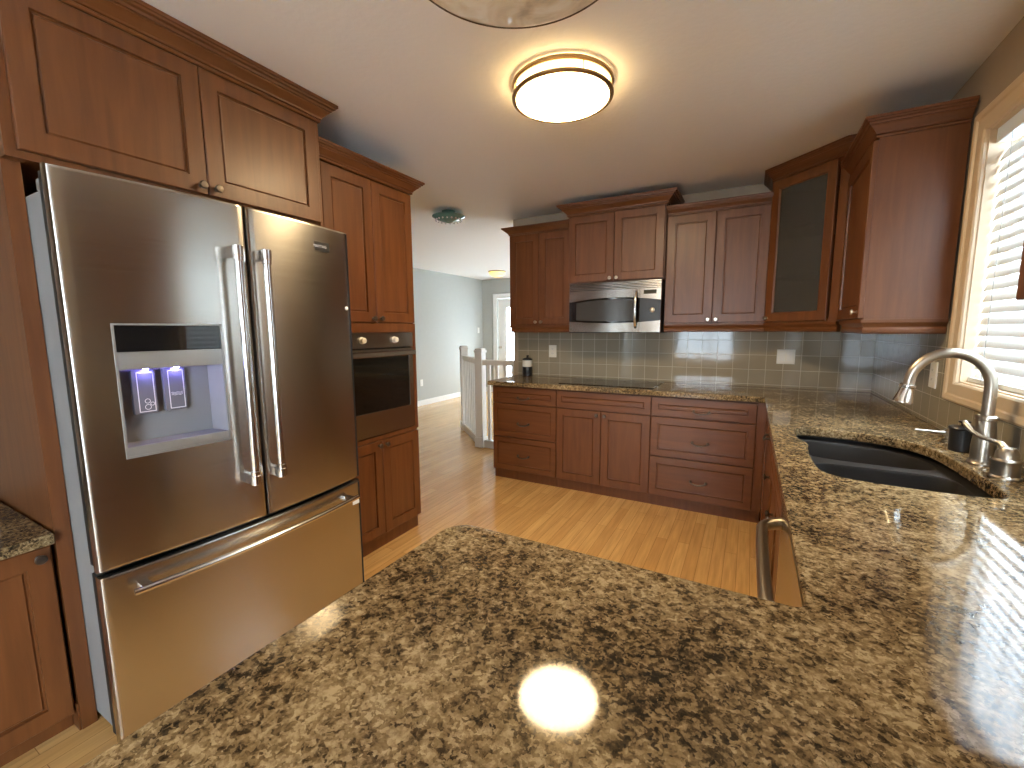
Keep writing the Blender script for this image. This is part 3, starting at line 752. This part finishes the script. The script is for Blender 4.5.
fbox(bm, FCo, .0, .018, ZU, 2.39, -.018, -.0005); fbox(bm, FCo, LEN-.055, LEN, ZU, 2.39, -.018, -.0005); fbox(bm, FCo, .018, LEN-.055, 2.36, 2.39, -.018, -.0005)
obj('face_frame', bm, M_wood, t)
for z in (1.73, 2.04):
    bm = BM(); prism(bm, [(x + (.03 if x < .2 else -.012), y) for x, y in [(.09, YB-.022), (.09, 3.69), (.47, 3.33), (.765, 3.33), (.765, YB-.022)]], z, z+.016); obj('shelf', bm, M_wood, t)
d = obj('door', glass_frame_bm(FCo, .006, LEN-.062, ZU+.006, 2.380, st=.056), M_wood, t)
bm = BM(); fbox(bm, FCo, .064, LEN-.120, ZU+.064, 2.322, .004, .008); obj('door_glass', bm, M_seedglass, d, 'dark textured glass')
knob(FCo, .030, ZU+.032, d, mat=M_brightpew)
bm = BM(); sweep(bm, [(.086, YB-.01), (.086, cA.y-.004), (cB.x-.003, cB.y-.004), (XR-.012, cB.y-.004)], crown_prof(.080, .060), 2.386); obj('crown_moulding', bm, M_woodh, t)
bm = BM(); sweep(bm, [(.0885, cA.y+.014), (cB.x+.008, cB.y+.012)], rail_prof(.064), ZU-.0645); obj('light_rail', bm, M_woodh, t)

# end cabinet on the sink wall
t = thing('end_wall_cabinet', 'cherry wall cabinet whose plain side faces the room next to the window', 'cabinet', (.63, 2.98, ZU))
XE = .474; ye0, ye1 = 2.685, 3.288
bm = BM(); box(bm, XE, XR-.010, ye0, ye1, ZU, 2.328); carcass('body', bm, t)
FE = Frame((XE-.0005, 0, 0), (0, -1, 0), (-1, 0, 0))
d = obj('door', door_bm(FE, -ye1+.012, -ye0-.002, ZU+.006, 2.236), M_wood, t); knob(FE, -ye0-.030, ZU+.036, d, mat=M_brightpew)
bm = BM(); sweep(bm, [(XE-.004, ye1), (XE-.004, ye0), (XR-.011, ye0)], crown_prof(.082, .062)[:], 2.246)
obj('crown_moulding', bm, M_woodh, t)
bm = BM(); sweep(bm, [(XE+.012, ye1-.02), (XE+.012, ye0+.010), (XR-.011, ye0+.010)], rail_prof(.070), ZU-.0705); obj('light_rail', bm, M_woodh, t)
# cabinet on the near side of the window
t = thing('window_side_cabinet', 'dark cherry wall cabinet at the right edge in front of the blind', 'cabinet', (.63, .9, 1.425))
bm = BM(); box(bm, .49, XR-.002, .45, 1.284, 1.425, 2.328); carcass('body', bm, t)
FN = Frame((.4895, 0, 0), (0, -1, 0), (-1, 0, 0))
dbl_doors(FN, t, -1.282, -.455, 1.428, 2.236, 1.46)
bm = BM(); sweep(bm, [(XR-.004, 1.284), (.486, 1.284), (.486, .45)][::-1], [(a, b) for a, b in crown_prof(.08, .05)], 2.246); bmesh.ops.recalc_face_normals(bm, faces=bm.faces[:]); obj('crown_moulding', bm, M_woodh, t)

# ================================================================== MICROWAVE
t = thing('microwave', 'stainless over-the-range microwave with curved dark window', 'microwave', (-1.02, 3.77, 1.345))
m0, m1, mz0, mz1, yf = -1.395, -.632, 1.345, 1.764, 3.60
bm = BM(); box(bm, m0, m1, yf, YB-.011, mz0, mz1); obj('body', bm, M_black, t)
FM = Frame((0, yf, 0), (1, 0, 0), (0, -1, 0))
bm = BM()
for i in range(5): fbox(bm, FM, m0, m1, 1.702+i*.0125, 1.702+i*.0125+.009, 0, .018, .002)
obj('vent_grille', bm, M_steel, t)
xs = -.795
def topz(x): s = (x-m0)/(m1-m0); return 1.600 + .046*math.sin(PI*min(1, s*.80+.10)) - .010
def botz(x): s = (x-m0)/(m1-m0); return 1.450 - .026*math.sin(PI*min(1, s*.80+.10))
def band(x0, x1, zf0, zf1, n=16):
    X = [x0+(x1-x0)*i/n for i in range(n+1)]
    return [(x, zf0(x)) for x in X] + [(x, zf1(x)) for x in X[::-1]]
bm = BM()
fprism(bm, FM, band(m0, xs-.002, lambda x: mz0+.006, lambda x: 1.698, 1), .0, .020)
md = obj('door', bm, M_steel, t)
bm = BM(); fprism(bm, FM, band(m0, xs-.002, lambda x: botz(x)+.0005, lambda x: topz(x)-.0005), .0195, .0212); obj('door_glass', bm, M_glossblack, md)
bm = BM(); fprism(bm, FM, band(m0+.065, xs-.045, lambda x: botz(x)+.016, lambda x: topz(x)-.016), .0212, .0217); obj('viewing_window', bm, M_mwglass, md, 'grey mesh viewing window')
bm = BM(); pts = []; n = 20
for i in range(n+1):
    s = i/n; pts.append(FM.p(xs-.028, 1.385+s*.29, .022+.040*math.sin(PI*s)**.55))
tube(bm, pts, [(.0105, .006) if 1 < i < n-1 else (.011, .007) for i in range(n+1)], 12, flat=(1, 0, 0)); obj('handle', bm, M_steel2, md)
bm = BM(); fprism(bm, FM, band(xs+.001, m1, lambda x: mz0+.006, lambda x: 1.698, 1), 0, .020); cp = obj('control_panel', bm, M_steel, t)
bm = BM(); fprism(bm, FM, band(xs+.001, m1, lambda x: botz(x)+.0005, lambda x: topz(x)-.0005, 6), .0195, .0212); obj('keypad', bm, M_blackmatte, cp)
bm = BM(); fbox(bm, FM, xs+.03, m1-.035, 1.652, 1.684, .020, .0206); obj('display', bm, plain('olive_display', (.045, .04, .02), .15), cp)
bm = BM(); lathe(bm, FM.p(-.695, 1.525, .020), FM.w, [(.020, 0), (.020, .004), (.015, .006), (.014, .018), (.010, .020), (0, .020)], 24); obj('dial', bm, M_brightpew, cp)
bm = BM(); fbox(bm, FM, m0, m1, mz0, mz0+.0055, .0, .018); obj('bottom_strip', bm, M_black, t)

# ================================================================== REFRIGERATOR
t = thing('refrigerator', 'stainless french door refrigerator with water dispenser and freezer drawer', 'refrigerator', (-2.1, .94, 0))
XF = -1.643; f0, fm, f1 = .460, .9525, 1.444
bm = BM(); box(bm, -2.56, -1.765, f0+.012+.0265, f1-.012, .03, 1.790, .006); obj('body', bm, M_fridgeside, t, 'grey plastic cabinet side')
bm = BM(); box(bm, -1.7655, -1.738, f0+.042, f1-.014, .05, 1.775); obj('gasket', bm, M_black, t)
FF = Frame((-1.738, 0, 0), (0, 1, 0), (1, 0, 0)); TH = XF+1.738
def slab(u0, u1, v0, v1, hole_=None, dep=.085):
    bm = BM()
    L = [(u0, u1, v0, v1, TH-.030), (u0, u1, v0, v1, TH-.012), (u0+.0035, u1-.0035, v0+.0035, v1-.0035, TH-.0035), (u0+.012, u1-.012, v0+.012, v1-.012, TH)]
    if hole_: L += [(*hole_, TH), (*hole_, TH-dep)]
    rings(bm, FF, L, hole_ is None)
    n = max(2, int((u1-u0)/.03))
    for i in range(1, n):
        y = u0+(u1-u0)*i/n
        bmesh.ops.bisect_plane(bm, geom=bm.verts[:]+bm.edges[:]+bm.faces[:], plane_co=(0, y, 0), plane_no=(0, 1, 0))
    return bend(bm)
def bow(u): return .032-(u-.94)**2/(2*2.8)
def bend(bm):
    """the doors share one gentle bow across the width of the refrigerator"""
    for q in bm.verts:
        if q.co.x > -1.738+.03: q.co.x += bow(q.co.y)
    return bm
hu0, hu1, hv0, hv1 = .551, .841, .992, 1.401
def liner(u0, u1, v0, v1, door):
    bm = BM(); rings(bm, FF, [(u0+.009, u1-.009, v0+.006, v1-.009, 0), (u0+.009, u1-.009, v0+.006, v1-.009, TH-.008)], True, False)
    obj('inner_liner', bm, M_black, door, 'black door edge')
dl = obj('left_door', slab(f0, fm-.003, .662, 1.822, (hu0, hu1, hv0, hv1)), M_steel, t); liner(f0, fm-.003, .662, 1.822, dl)
dr_ = obj('right_door', slab(fm+.003, f1, .662, 1.822), M_steel, t); liner(fm+.003, f1, .662, 1.822, dr_)
fz = obj('freezer_drawer', slab(f0, f1, .085, .648), M_steel, t); liner(f0, f1, .085, .648, fz)
def cut(bm):
    for i in range(1, 10): bmesh.ops.bisect_plane(bm, geom=bm.verts[:]+bm.edges[:]+bm.faces[:], plane_co=(0, hu0+.029*i, 0), plane_no=(0, 1, 0))
# dispenser, seated in the left door
bm = BM(); rings(bm, FF, [(hu0, hu1, hv0, hv1, TH-.002), (hu0, hu1, hv0, hv1, TH+.003), (hu0+.006, hu1-.006, hv0+.006, hv1-.006, TH+.003), (hu0+.006, hu1-.006, hv0+.006, hv1-.006, TH-.002), (hu0, hu1, hv0, hv1, TH-.002)], False, False)
bmesh.ops.remove_doubles(bm, verts=bm.verts[:], dist=1e-5); cut(bm); bend(bm); obj('dispenser_bezel', bm, M_disptrim, dl)
bm = BM(); fbox(bm, FF, hu0+.006, hu1-.006, 1.316, hv1-.006, TH-.03, TH+.001, .001); cut(bm); bend(bm); obj('dispenser_display', bm, M_glossblack, dl, 'glossy black display')
bm = BM(); fbox(bm, FF, hu0+.006, hu1-.006, 1.262, 1.3155, TH-.035, TH+.002, .003); cut(bm); bend(bm); obj('dispenser_trim', bm, M_disptrim, dl)
bm = BM()
ru0, ru1, rv0, rv1 = hu0+.006, hu1-.006, 1.026, 1.262
L = [(ru0, ru1, rv0, rv1, TH-.003), (ru0+.02, ru1-.02, rv0+.004, rv1, TH-.062), ]
rings(bm, FF, L, False, True); bend(bm); obj('dispenser_recess', bm, M_dispgrey, dl)
bm = BM(); fbox(bm, FF, hu0+.006, hu1-.006, hv0+.006, 1.026, TH-.06, TH+.002, .003)
cut(bm); bend(bm); obj('drip_tray', bm, M_disptrim, dl)
M_mark = plain('pale_printed_mark', (.75, .75, .80), .4)
M_padface = plain('smoke_paddle_plastic', (.16, .16, .19), .15)
for k, (pu0, pu1) in enumerate(((.606, .650), (.689, .733))):
    bm = BM(); before = set(bm.verts)
    fbox(bm, FF, pu0-.012, pu1+.006, 1.118, 1.256, TH-.060, TH-.044, .003); bmesh.ops.translate(bm, verts=bm.verts[:], vec=(.024, 0, 0)); obj('paddle', bm, M_padface, dl)
    bm = BM()
    for a0, a1, b0, b1 in ((pu0, pu0+.0022, 1.124, 1.250), (pu1-.0022, pu1, 1.124, 1.250), (pu0, pu1, 1.124, 1.1262), (pu0, pu1, 1.2478, 1.250)): fbox(bm, FF, a0, a1, b0, b1, TH-.044, TH-.0435)
    if k == 0:
        for (a, b, r) in ((.629, 1.158, .0075), (.641, 1.148, .0058), (.629, 1.139, .0085)): ring_lathe(bm, FF.p(a, b, TH-.0437), FF.w, [(r, 0), (r, .0005), (r-.0014, .0005), (r-.0014, 0)], 20)
    else:
        for b in (1.168, 1.172, 1.176):
            tube(bm, [FF.p(pu0+.006+.0032*i, b+.0012*math.sin(i*1.4), TH-.0437) for i in range(11)], .0006, 6)
    bmesh.ops.translate(bm, verts=bm.verts[:], vec=(.024, 0, 0)); obj('paddle_mark', bm, M_mark, dl)
    bm = BM(); lathe(bm, FF.p((pu0+pu1)/2, 1.2605, TH-.008), (0, 0, -1), [(.007, 0), (.007, .002), (.005, .003), (0, .003)], 16); obj('night_light', bm, M_led, dl, 'glowing blue light')
# handles
def fr_handle(u, v0, v1, door):
    bm = BM(); w0 = TH+.055+bow(u)
    tube(bm, [FF.p(u, v0+.005, w0), FF.p(u, v1-.005, w0)], .0125, 20)
    for v, s in ((v0, 1), (v1, -1)):
        lathe(bm, FF.p(u, v, w0), (0, 0, s), [(.0160, 0), (.0175, .002), (.0175, .034), (.0160, .036), (.0160, .050), (.013, .052)], 24)
        fbox(bm, FF, u-.010, u+.010, min(v, v+s*.038), max(v, v+s*.038), TH-.012, w0, .003)
    obj('door_handle', bm, M_steel2, door)
fr_handle(.886, .818, 1.668, dl); fr_handle(.986, .818, 1.668, dr_)
bm = BM(); pts = []; n = 24
for i in range(n+1):
    s = i/n; pts.append(FF.p(.520+s*.862, .588, TH+.042+bow(.520+s*.862)))
tube(bm, pts, .0105, 16)
for u in (.555, 1.350): fbox(bm, FF, u-.014, u+.014, .579, .597, TH-.012+bow(u), TH+.042+bow(u), .003)
obj('drawer_handle', bm, M_steel2, fz)
# badge with lettering
bm = BM(); fbox(bm, FF, 1.224, 1.318, 1.713, 1.751, TH-.008+bow(1.28), TH+.004+bow(1.28), .001); obj('badge', bm, M_blackmatte, dr_)
def text_mesh(txt, size, F, u, v, wv, name, mat, parent):
    cu = bpy.data.curves.new('txt', 'FONT'); cu.body = txt; cu.size = size; cu.extrude = .0003; cu.align_x = 'CENTER'; cu.align_y = 'CENTER'; cu.space_character = 1.05
    to = bpy.data.objects.new('txt', cu); col.objects.link(to)
    dg = bpy.context.evaluated_depsgraph_get(); me = bpy.data.meshes.new_from_object(to.evaluated_get(dg))
    bpy.data.objects.remove(to); bm = BM(); bm.from_mesh(me); bpy.data.meshes.remove(me)
    for q in bm.verts: q.co = F.p(u+q.co.x, v+q.co.y, wv+q.co.z)
    return obj(name, bm, mat, parent, smooth=False)
text_mesh('MAYTAG', .0155, FF, 1.271, 1.732, TH+.0042+bow(1.28), 'badge_lettering', M_mark, dr_)
bm = BM(); fbox(bm, FF, 1.385, 1.425, .535, .552, TH-.004+bow(1.405), TH+.0035+bow(1.405), 0); obj('sticker', bm, M_label, fz)
# hinge covers
for u in (f0+.0395, f1-.075):
    bm = BM(); box(bm, -1.88, -1.752, u, u+.05, 1.7905, 1.826, .006); obj('hinge_cover', bm, M_fridgeside, t)
bm = BM(); box(bm, -2.5, -1.80, f0+.06, f1-.03, 0, .03); obj('base_grille', bm, M_black, t)
bm = BM(); lathe(bm, FF.p(1.412, 1.478, TH+bow(1.412)-.0005), FF.w, [(.0085, 0), (.0085, .003), (.005, .006), (0, .0065)], 18)
tag(obj('magnet', bm, M_label), 'tiny round white magnet near the right edge of the refrigerator door', 'magnet')

# ================================================================== COUNTER ITEMS AND PLATES
t = thing('grinder_jar', 'small black and white jar on the left end of the back counter', 'jar', (-1.945, 3.86, ZT))
c = (-1.945, 3.86, ZT)
bm = BM(); lathe(bm, c, (0, 0, 1), [(.046, 0), (.050, .004), (.050, .090), (.048, .094)], 32); obj('jar_body', bm, M_blackmatte, t)
bm = BM(); lathe(bm, (c[0], c[1], ZT+.0945), (0, 0, 1), [(.046, 0), (.049, .006), (.049, .060), (.046, .064)], 32); obj('collar', bm, M_label, t, 'white middle band')
bm = BM(); lathe(bm, (c[0], c[1], ZT+.159), (0, 0, 1), [(.050, 0), (.050, .012), (.030, .022), (.010, .026), (.010, .036), (.014, .040), (.010, .048), (0, .050)], 32); obj('lid', bm, M_blackmatte, t)

def plate(name, label, F, u, v, wd, ht, kind, cat, loc):
    t = thing(name, label, cat, loc)
    bm = BM(); rings(bm, F, [(u-wd/2, u+wd/2, v-ht/2, v+ht/2, 0), (u-wd/2, u+wd/2, v-ht/2, v+ht/2, .003), (u-wd/2+.003, u+wd/2-.003, v-ht/2+.003, v+ht/2-.003, .006)]); obj('cover_plate', bm, M_outlet, t)
    if kind == 'outlet':
        bm = BM()
        for s in (-1, 1): fbox(bm, F, u-.017, u+.017, v+s*.022-.015, v+s*.022+.015, .006, .0075, .001)
        obj('socket', bm, M_label, t)
        bm = BM()
        for s in (-1, 1):
            for q in (-.006, .006): fbox(bm, F, u+q-.001, u+q+.001, v+s*.022-.004, v+s*.022+.006, .0075, .0077)
        obj('slot', bm, M_black, t)
    else:
        n = 2 if wd > .1 else 1
        for i in range(n):
            uu = u + (i-(n-1)/2)*.046
            bm = BM(); fbox(bm, F, uu-.016, uu+.016, v-.032, v+.032, .006, .009, .0015); obj('rocker', bm, M_label, t)
FT = Frame((0, YB-.0092, 0), (1, 0, 0), (0, -1, 0))
plate('outlet', 'white outlet plate on the tiles beside the black and white jar', FT, -1.708, 1.163, .080, .120, 'outlet', 'outlet', (-1.708, YB-.01, 1.10))
plate('switch_plate', 'wide white switch plate on the tiles below the glass corner cabinet', FT, .247, 1.155, .120, .112, 'switch', 'switch', (.247, YB-.01, 1.10))
FTR = Frame((XR-.0092, 0, 0), (0, -1, 0), (-1, 0, 0))
plate('outlet', 'white outlet plate on the sink wall between corner and window casing', FTR, -2.78, 1.148, .082, .125, 'outlet', 'outlet', (XR-.01, 2.78, 1.09))
FH = Frame((-5.2498, 0, 0), (0, 1, 0), (1, 0, 0))
plate('outlet', 'small white outlet low on the grey hall wall', FH, 6.10, .42, .075, .12, 'outlet', 'outlet', (-5.25, 6.10, .36))
plate('switch_plate', 'white switch high on the grey hall wall near the far door', FH, 8.03, 1.37, .075, .12, 'switch', 'switch', (-5.25, 8.03, 1.31))

# ================================================================== BLIND
t = thing('window_blind', 'white horizontal slat blind hanging in the window over the sink', 'blind', (.84, (WY0+WY1)/2, WZ1))
bx = .835; ya, yb = WY0+.012, WY1-.012
bm = BM(); box(bm, bx-.028, bx+.028, ya, yb, WZ1-.062, WZ1-.008, .003); obj('headrail', bm, M_slat, t)
bm = BM(); ns = 21; pitch_ = .0455; tilt = math.radians(-66)
for i in range(ns):
    z = WZ0+.040+i*pitch_
    if z > WZ1-.075: break
    F = Frame((bx, 0, z), (0, 1, 0), (-math.cos(tilt), 0, math.sin(tilt)))
    nrm = Vector((math.sin(tilt), 0, math.cos(tilt)))
    cr = []
    for k in range(5):
        s = -1+k/2; cr.append(Vector((bx, 0, z)) + Vector((-math.cos(tilt), 0, math.sin(tilt)))*.0245*s + nrm*.0025*(1-s*s))
    A = [bm.verts.new((q.x, ya, q.z)) for q in cr] + [bm.verts.new((q.x, ya, q.z-.0022)) for q in cr[::-1]]
    B = [bm.verts.new((q.x, yb, q.z)) for q in cr] + [bm.verts.new((q.x, yb, q.z-.0022)) for q in cr[::-1]]
    for k in range(10): bm.faces.new((A[k], A[(k+1) % 10], B[(k+1) % 10], B[k]))
    bm.faces.new(A[::-1]); bm.faces.new(B)
obj('slats', bm, M_slat, t)
bm = BM(); box(bm, bx-.025, bx+.025, ya, yb, WZ0+.008, WZ0+.026, .003); obj('bottom_rail', bm, M_slat, t)
for y in (2.38, 1.965, 1.55):
    bm = BM()
    for dx in (-.027, .027): tube(bm, [(bx+dx, y, WZ0+.02), (bx+dx, y, WZ1-.05)], .0012, 6)
    obj('ladder_cord', bm, plain('grey_cord', (.35, .36, .37), .8), t)

# ================================================================== LAMPS
t = thing('ceiling_lamp', 'lit round flush ceiling lamp with two bronze rings', 'lamp', (-.80, 1.94, H))
c = Vector((-.80, 1.94, 0))
bm = BM(); lathe(bm, (c.x, c.y, H-.0005), (0, 0, -1), [(.195, 0), (.195, .006), (0, .006)], 48); obj('base_plate', bm, M_white, t)
bm = BM(); lathe(bm, (c.x, c.y, H-.0068), (0, 0, -1), [(.203, 0), (.205, .003), (.205, .0545)], 64); obj('glass_band', bm, M_lampside, t)
bm = BM(); lathe(bm, (c.x, c.y, H-.0615), (0, 0, -1), [(.2055, 0), (.2055, .002), (.200, .012), (.175, .020), (.10, .026), (0, .028)], 64); obj('diffuser', bm, M_lamp, t)
M_bronze = plain('brushed_bronze', (.34, .24, .13), .35, .9, noise=.1, nscale=50)
for z in (H-.015, H-.064):
    bm = BM(); ring_lathe(bm, (c.x, c.y, z), (0, 0, 1), [(.207, -.008), (.217, -.010), (.225, -.005), (.226, .003), (.220, .009), (.207, .008)], 72); obj('ring', bm, M_bronze, t)
for k in range(4):
    a = math.radians(45+90*k); p = c + Vector((.216*math.cos(a), .216*math.sin(a), 0))
    bm = BM(); tube(bm, [(p.x, p.y, H-.058), (p.x, p.y, H-.022)], .003, 8); obj('post', bm, M_bronze, t)

t = thing('bowl_pendant', 'unlit alabaster glass bowl light with dark rim at the top edge', 'lamp', (-.459, .858, H))
c = Vector((-.459, .858, 0)); zr = 2.15; R_ = .253
bm = BM(); lathe(bm, (c.x, c.y, zr), (0, 0, -1), [(R_-.004, -.004), (R_-.003, 0), (R_*.90, .012), (R_*.70, .024), (R_*.4, .033), (0, .036)], 64)
for f in [f for f in bm.faces if len(f.verts) > 10]: bm.faces.remove(f)
obj('bowl', bm, M_alab, t)
bm = BM(); ring_lathe(bm, (c.x, c.y, zr), (0, 0, 1), [(R_-.003, -.001), (R_, -.002), (R_+.001, 0), (R_+.001, .010), (R_-.003, .010)], 72); obj('rim', bm, M_pewter, t)
bm = BM(); tube(bm, [(c.x, c.y, zr-.034), (c.x, c.y, H-.02)], .009, 14); obj('stem', bm, M_pewter, t)
bm = BM(); lathe(bm, (c.x, c.y, H-.0005), (0, 0, -1), [(.065, 0), (.063, .012), (.03, .024), (.012, .03)], 32); obj('canopy', bm, M_pewter, t)

t = thing('crystal_ceiling_lamp', 'unlit sea green glass dish lamp with crystal beads near the oven cabinet', 'lamp', (-2.52, 3.38, H))
c = Vector((-2.52, 3.38, 0))
bm = BM(); lathe(bm, (c.x, c.y, H-.0005), (0, 0, -1), [(.062, 0), (.060, .022), (.040, .034)], 32); obj('base', bm, M_teal, t)
bm = BM(); lathe(bm, (c.x, c.y, H-.030), (0, 0, -1), [(.06, 0), (.150, .014), (.152, .020), (.110, .045), (.05, .066), (.018, .074), (0, .076)], 48); obj('dish', bm, M_teal, t)
bd = BM(); bmesh.ops.create_uvsphere(bd, u_segments=12, v_segments=8, radius=.0085); bdm = bpy.data.meshes.new('bead')
bd.to_mesh(bdm); bd.free(); bdm.materials.append(M_bead)
for p in bdm.polygons: p.use_smooth = True
for k in range(18):
    a = 2*PI*k/18; b = bpy.data.objects.new('bead', bdm); col.objects.link(b); b.parent = t
    rr_ = .118; b.location = (rr_*math.cos(a), rr_*math.sin(a), -.082)

t = thing('hall_lamp', 'small lit amber flush lamp on the ceiling before the far door', 'lamp', (-4.24, 7.15, H))
c = Vector((-4.24, 7.15, 0))
bm = BM(); lathe(bm, (c.x, c.y, H-.0005), (0, 0, -1), [(.165, 0), (.165, .012), (.15, .02)], 36); obj('base', bm, M_bronze, t)
bm = BM(); lathe(bm, (c.x, c.y, H-.021), (0, 0, -1), [(.15, 0), (.145, .03), (.11, .065), (.06, .085), (0, .09)], 36); obj('shade', bm, M_hall, t)

# ================================================================== STAIR RAILING
t = thing('stair_railing', 'white wooden stair railing with newel posts beyond the counter end', 'railing', (-2.8, 4.3, 0))
P1, P2, P3 = Vector((-2.74, 4.22, 0)), Vector((-3.42, 4.86, 0)), Vector((-2.19, 4.22, 0))
def newel(p, h, ang):
    bm = BM(); d = .047
    box(bm, -d, d, -d, d, 0, h-.05, .004); box(bm, -d-.008, d+.008, -d-.008, d+.008, h-.05, h-.02, .004); box(bm, -d, d, -d, d, h-.02, h, .008); box(bm, -d-.01, d+.01, -d-.01, d+.01, 0, .12, .004)
    bmesh.ops.rotate(bm, verts=bm.verts[:], cent=(0, 0, 0), matrix=Matrix.Rotation(ang, 3, 'Z')); bmesh.ops.translate(bm, verts=bm.verts[:], vec=p)
    obj('newel_post', bm, M_white, t)
newel(P1, 1.165, 0); newel(P2, 1.165, math.radians(-43))
def bank(a, b, n):
    d = (b-a).normalized(); L = (b-a).length; F = Frame(a, d, (d.y, -d.x, 0))
    bm = BM(); fbox(bm, F, .04, L-.03, .975, 1.035, -.032, .032, .010); obj('handrail', bm, M_white, t)
    bm = BM(); fbox(bm, F, .04, L-.03, .0, .09, -.030, .030, .004); obj('shoe_rail', bm, M_white, t)
    for i in range(n):
        u = .04+(L-.07)*(i+.75)/(n+.5)
        bm = BM(); fbox(bm, F, u-.016, u+.016, .09, .975, -.016, .016, .003); obj('baluster', bm, M_white, t)
bank(P1, P2, 8); bank(P1, P3, 4)

# ================================================================== OUTSIDE
bm = BM(); box(bm, -45, 45, -45, 45, -1.3, -1.2); struct('ground', bm, M_bounceground, 'ground beyond the window made pale to bounce daylight inside', 'ground')
t = thing('neighbour_house', 'pale house seen faintly through the window blind', 'house', (14, 12, -1.2))
bm = BM(); box(bm, 14, 20, 4, 26, -1.2, 3.4); obj('wall', bm, M_house, t)
bm = BM()
prism_pts = [(13.6, 3.4), (20.4, 3.4), (17, 5.4)]
a = [bm.verts.new((x, 3.6, z)) for x, z in prism_pts]; b = [bm.verts.new((x, 26.4, z)) for x, z in prism_pts]
bm.faces.new(a); bm.faces.new(b[::-1])
for i in range(3): bm.faces.new((a[i], a[(i+1) % 3], b[(i+1) % 3], b[i]))
obj('roof', bm, M_roof, t)
for y in range(6, 26, 3):
    for z in (-.2, 1.9):
        bm = BM(); box(bm, 13.96, 14.0, y, y+1.2, z, z+1.1, .01); obj('house_window', bm, M_housewin, t)
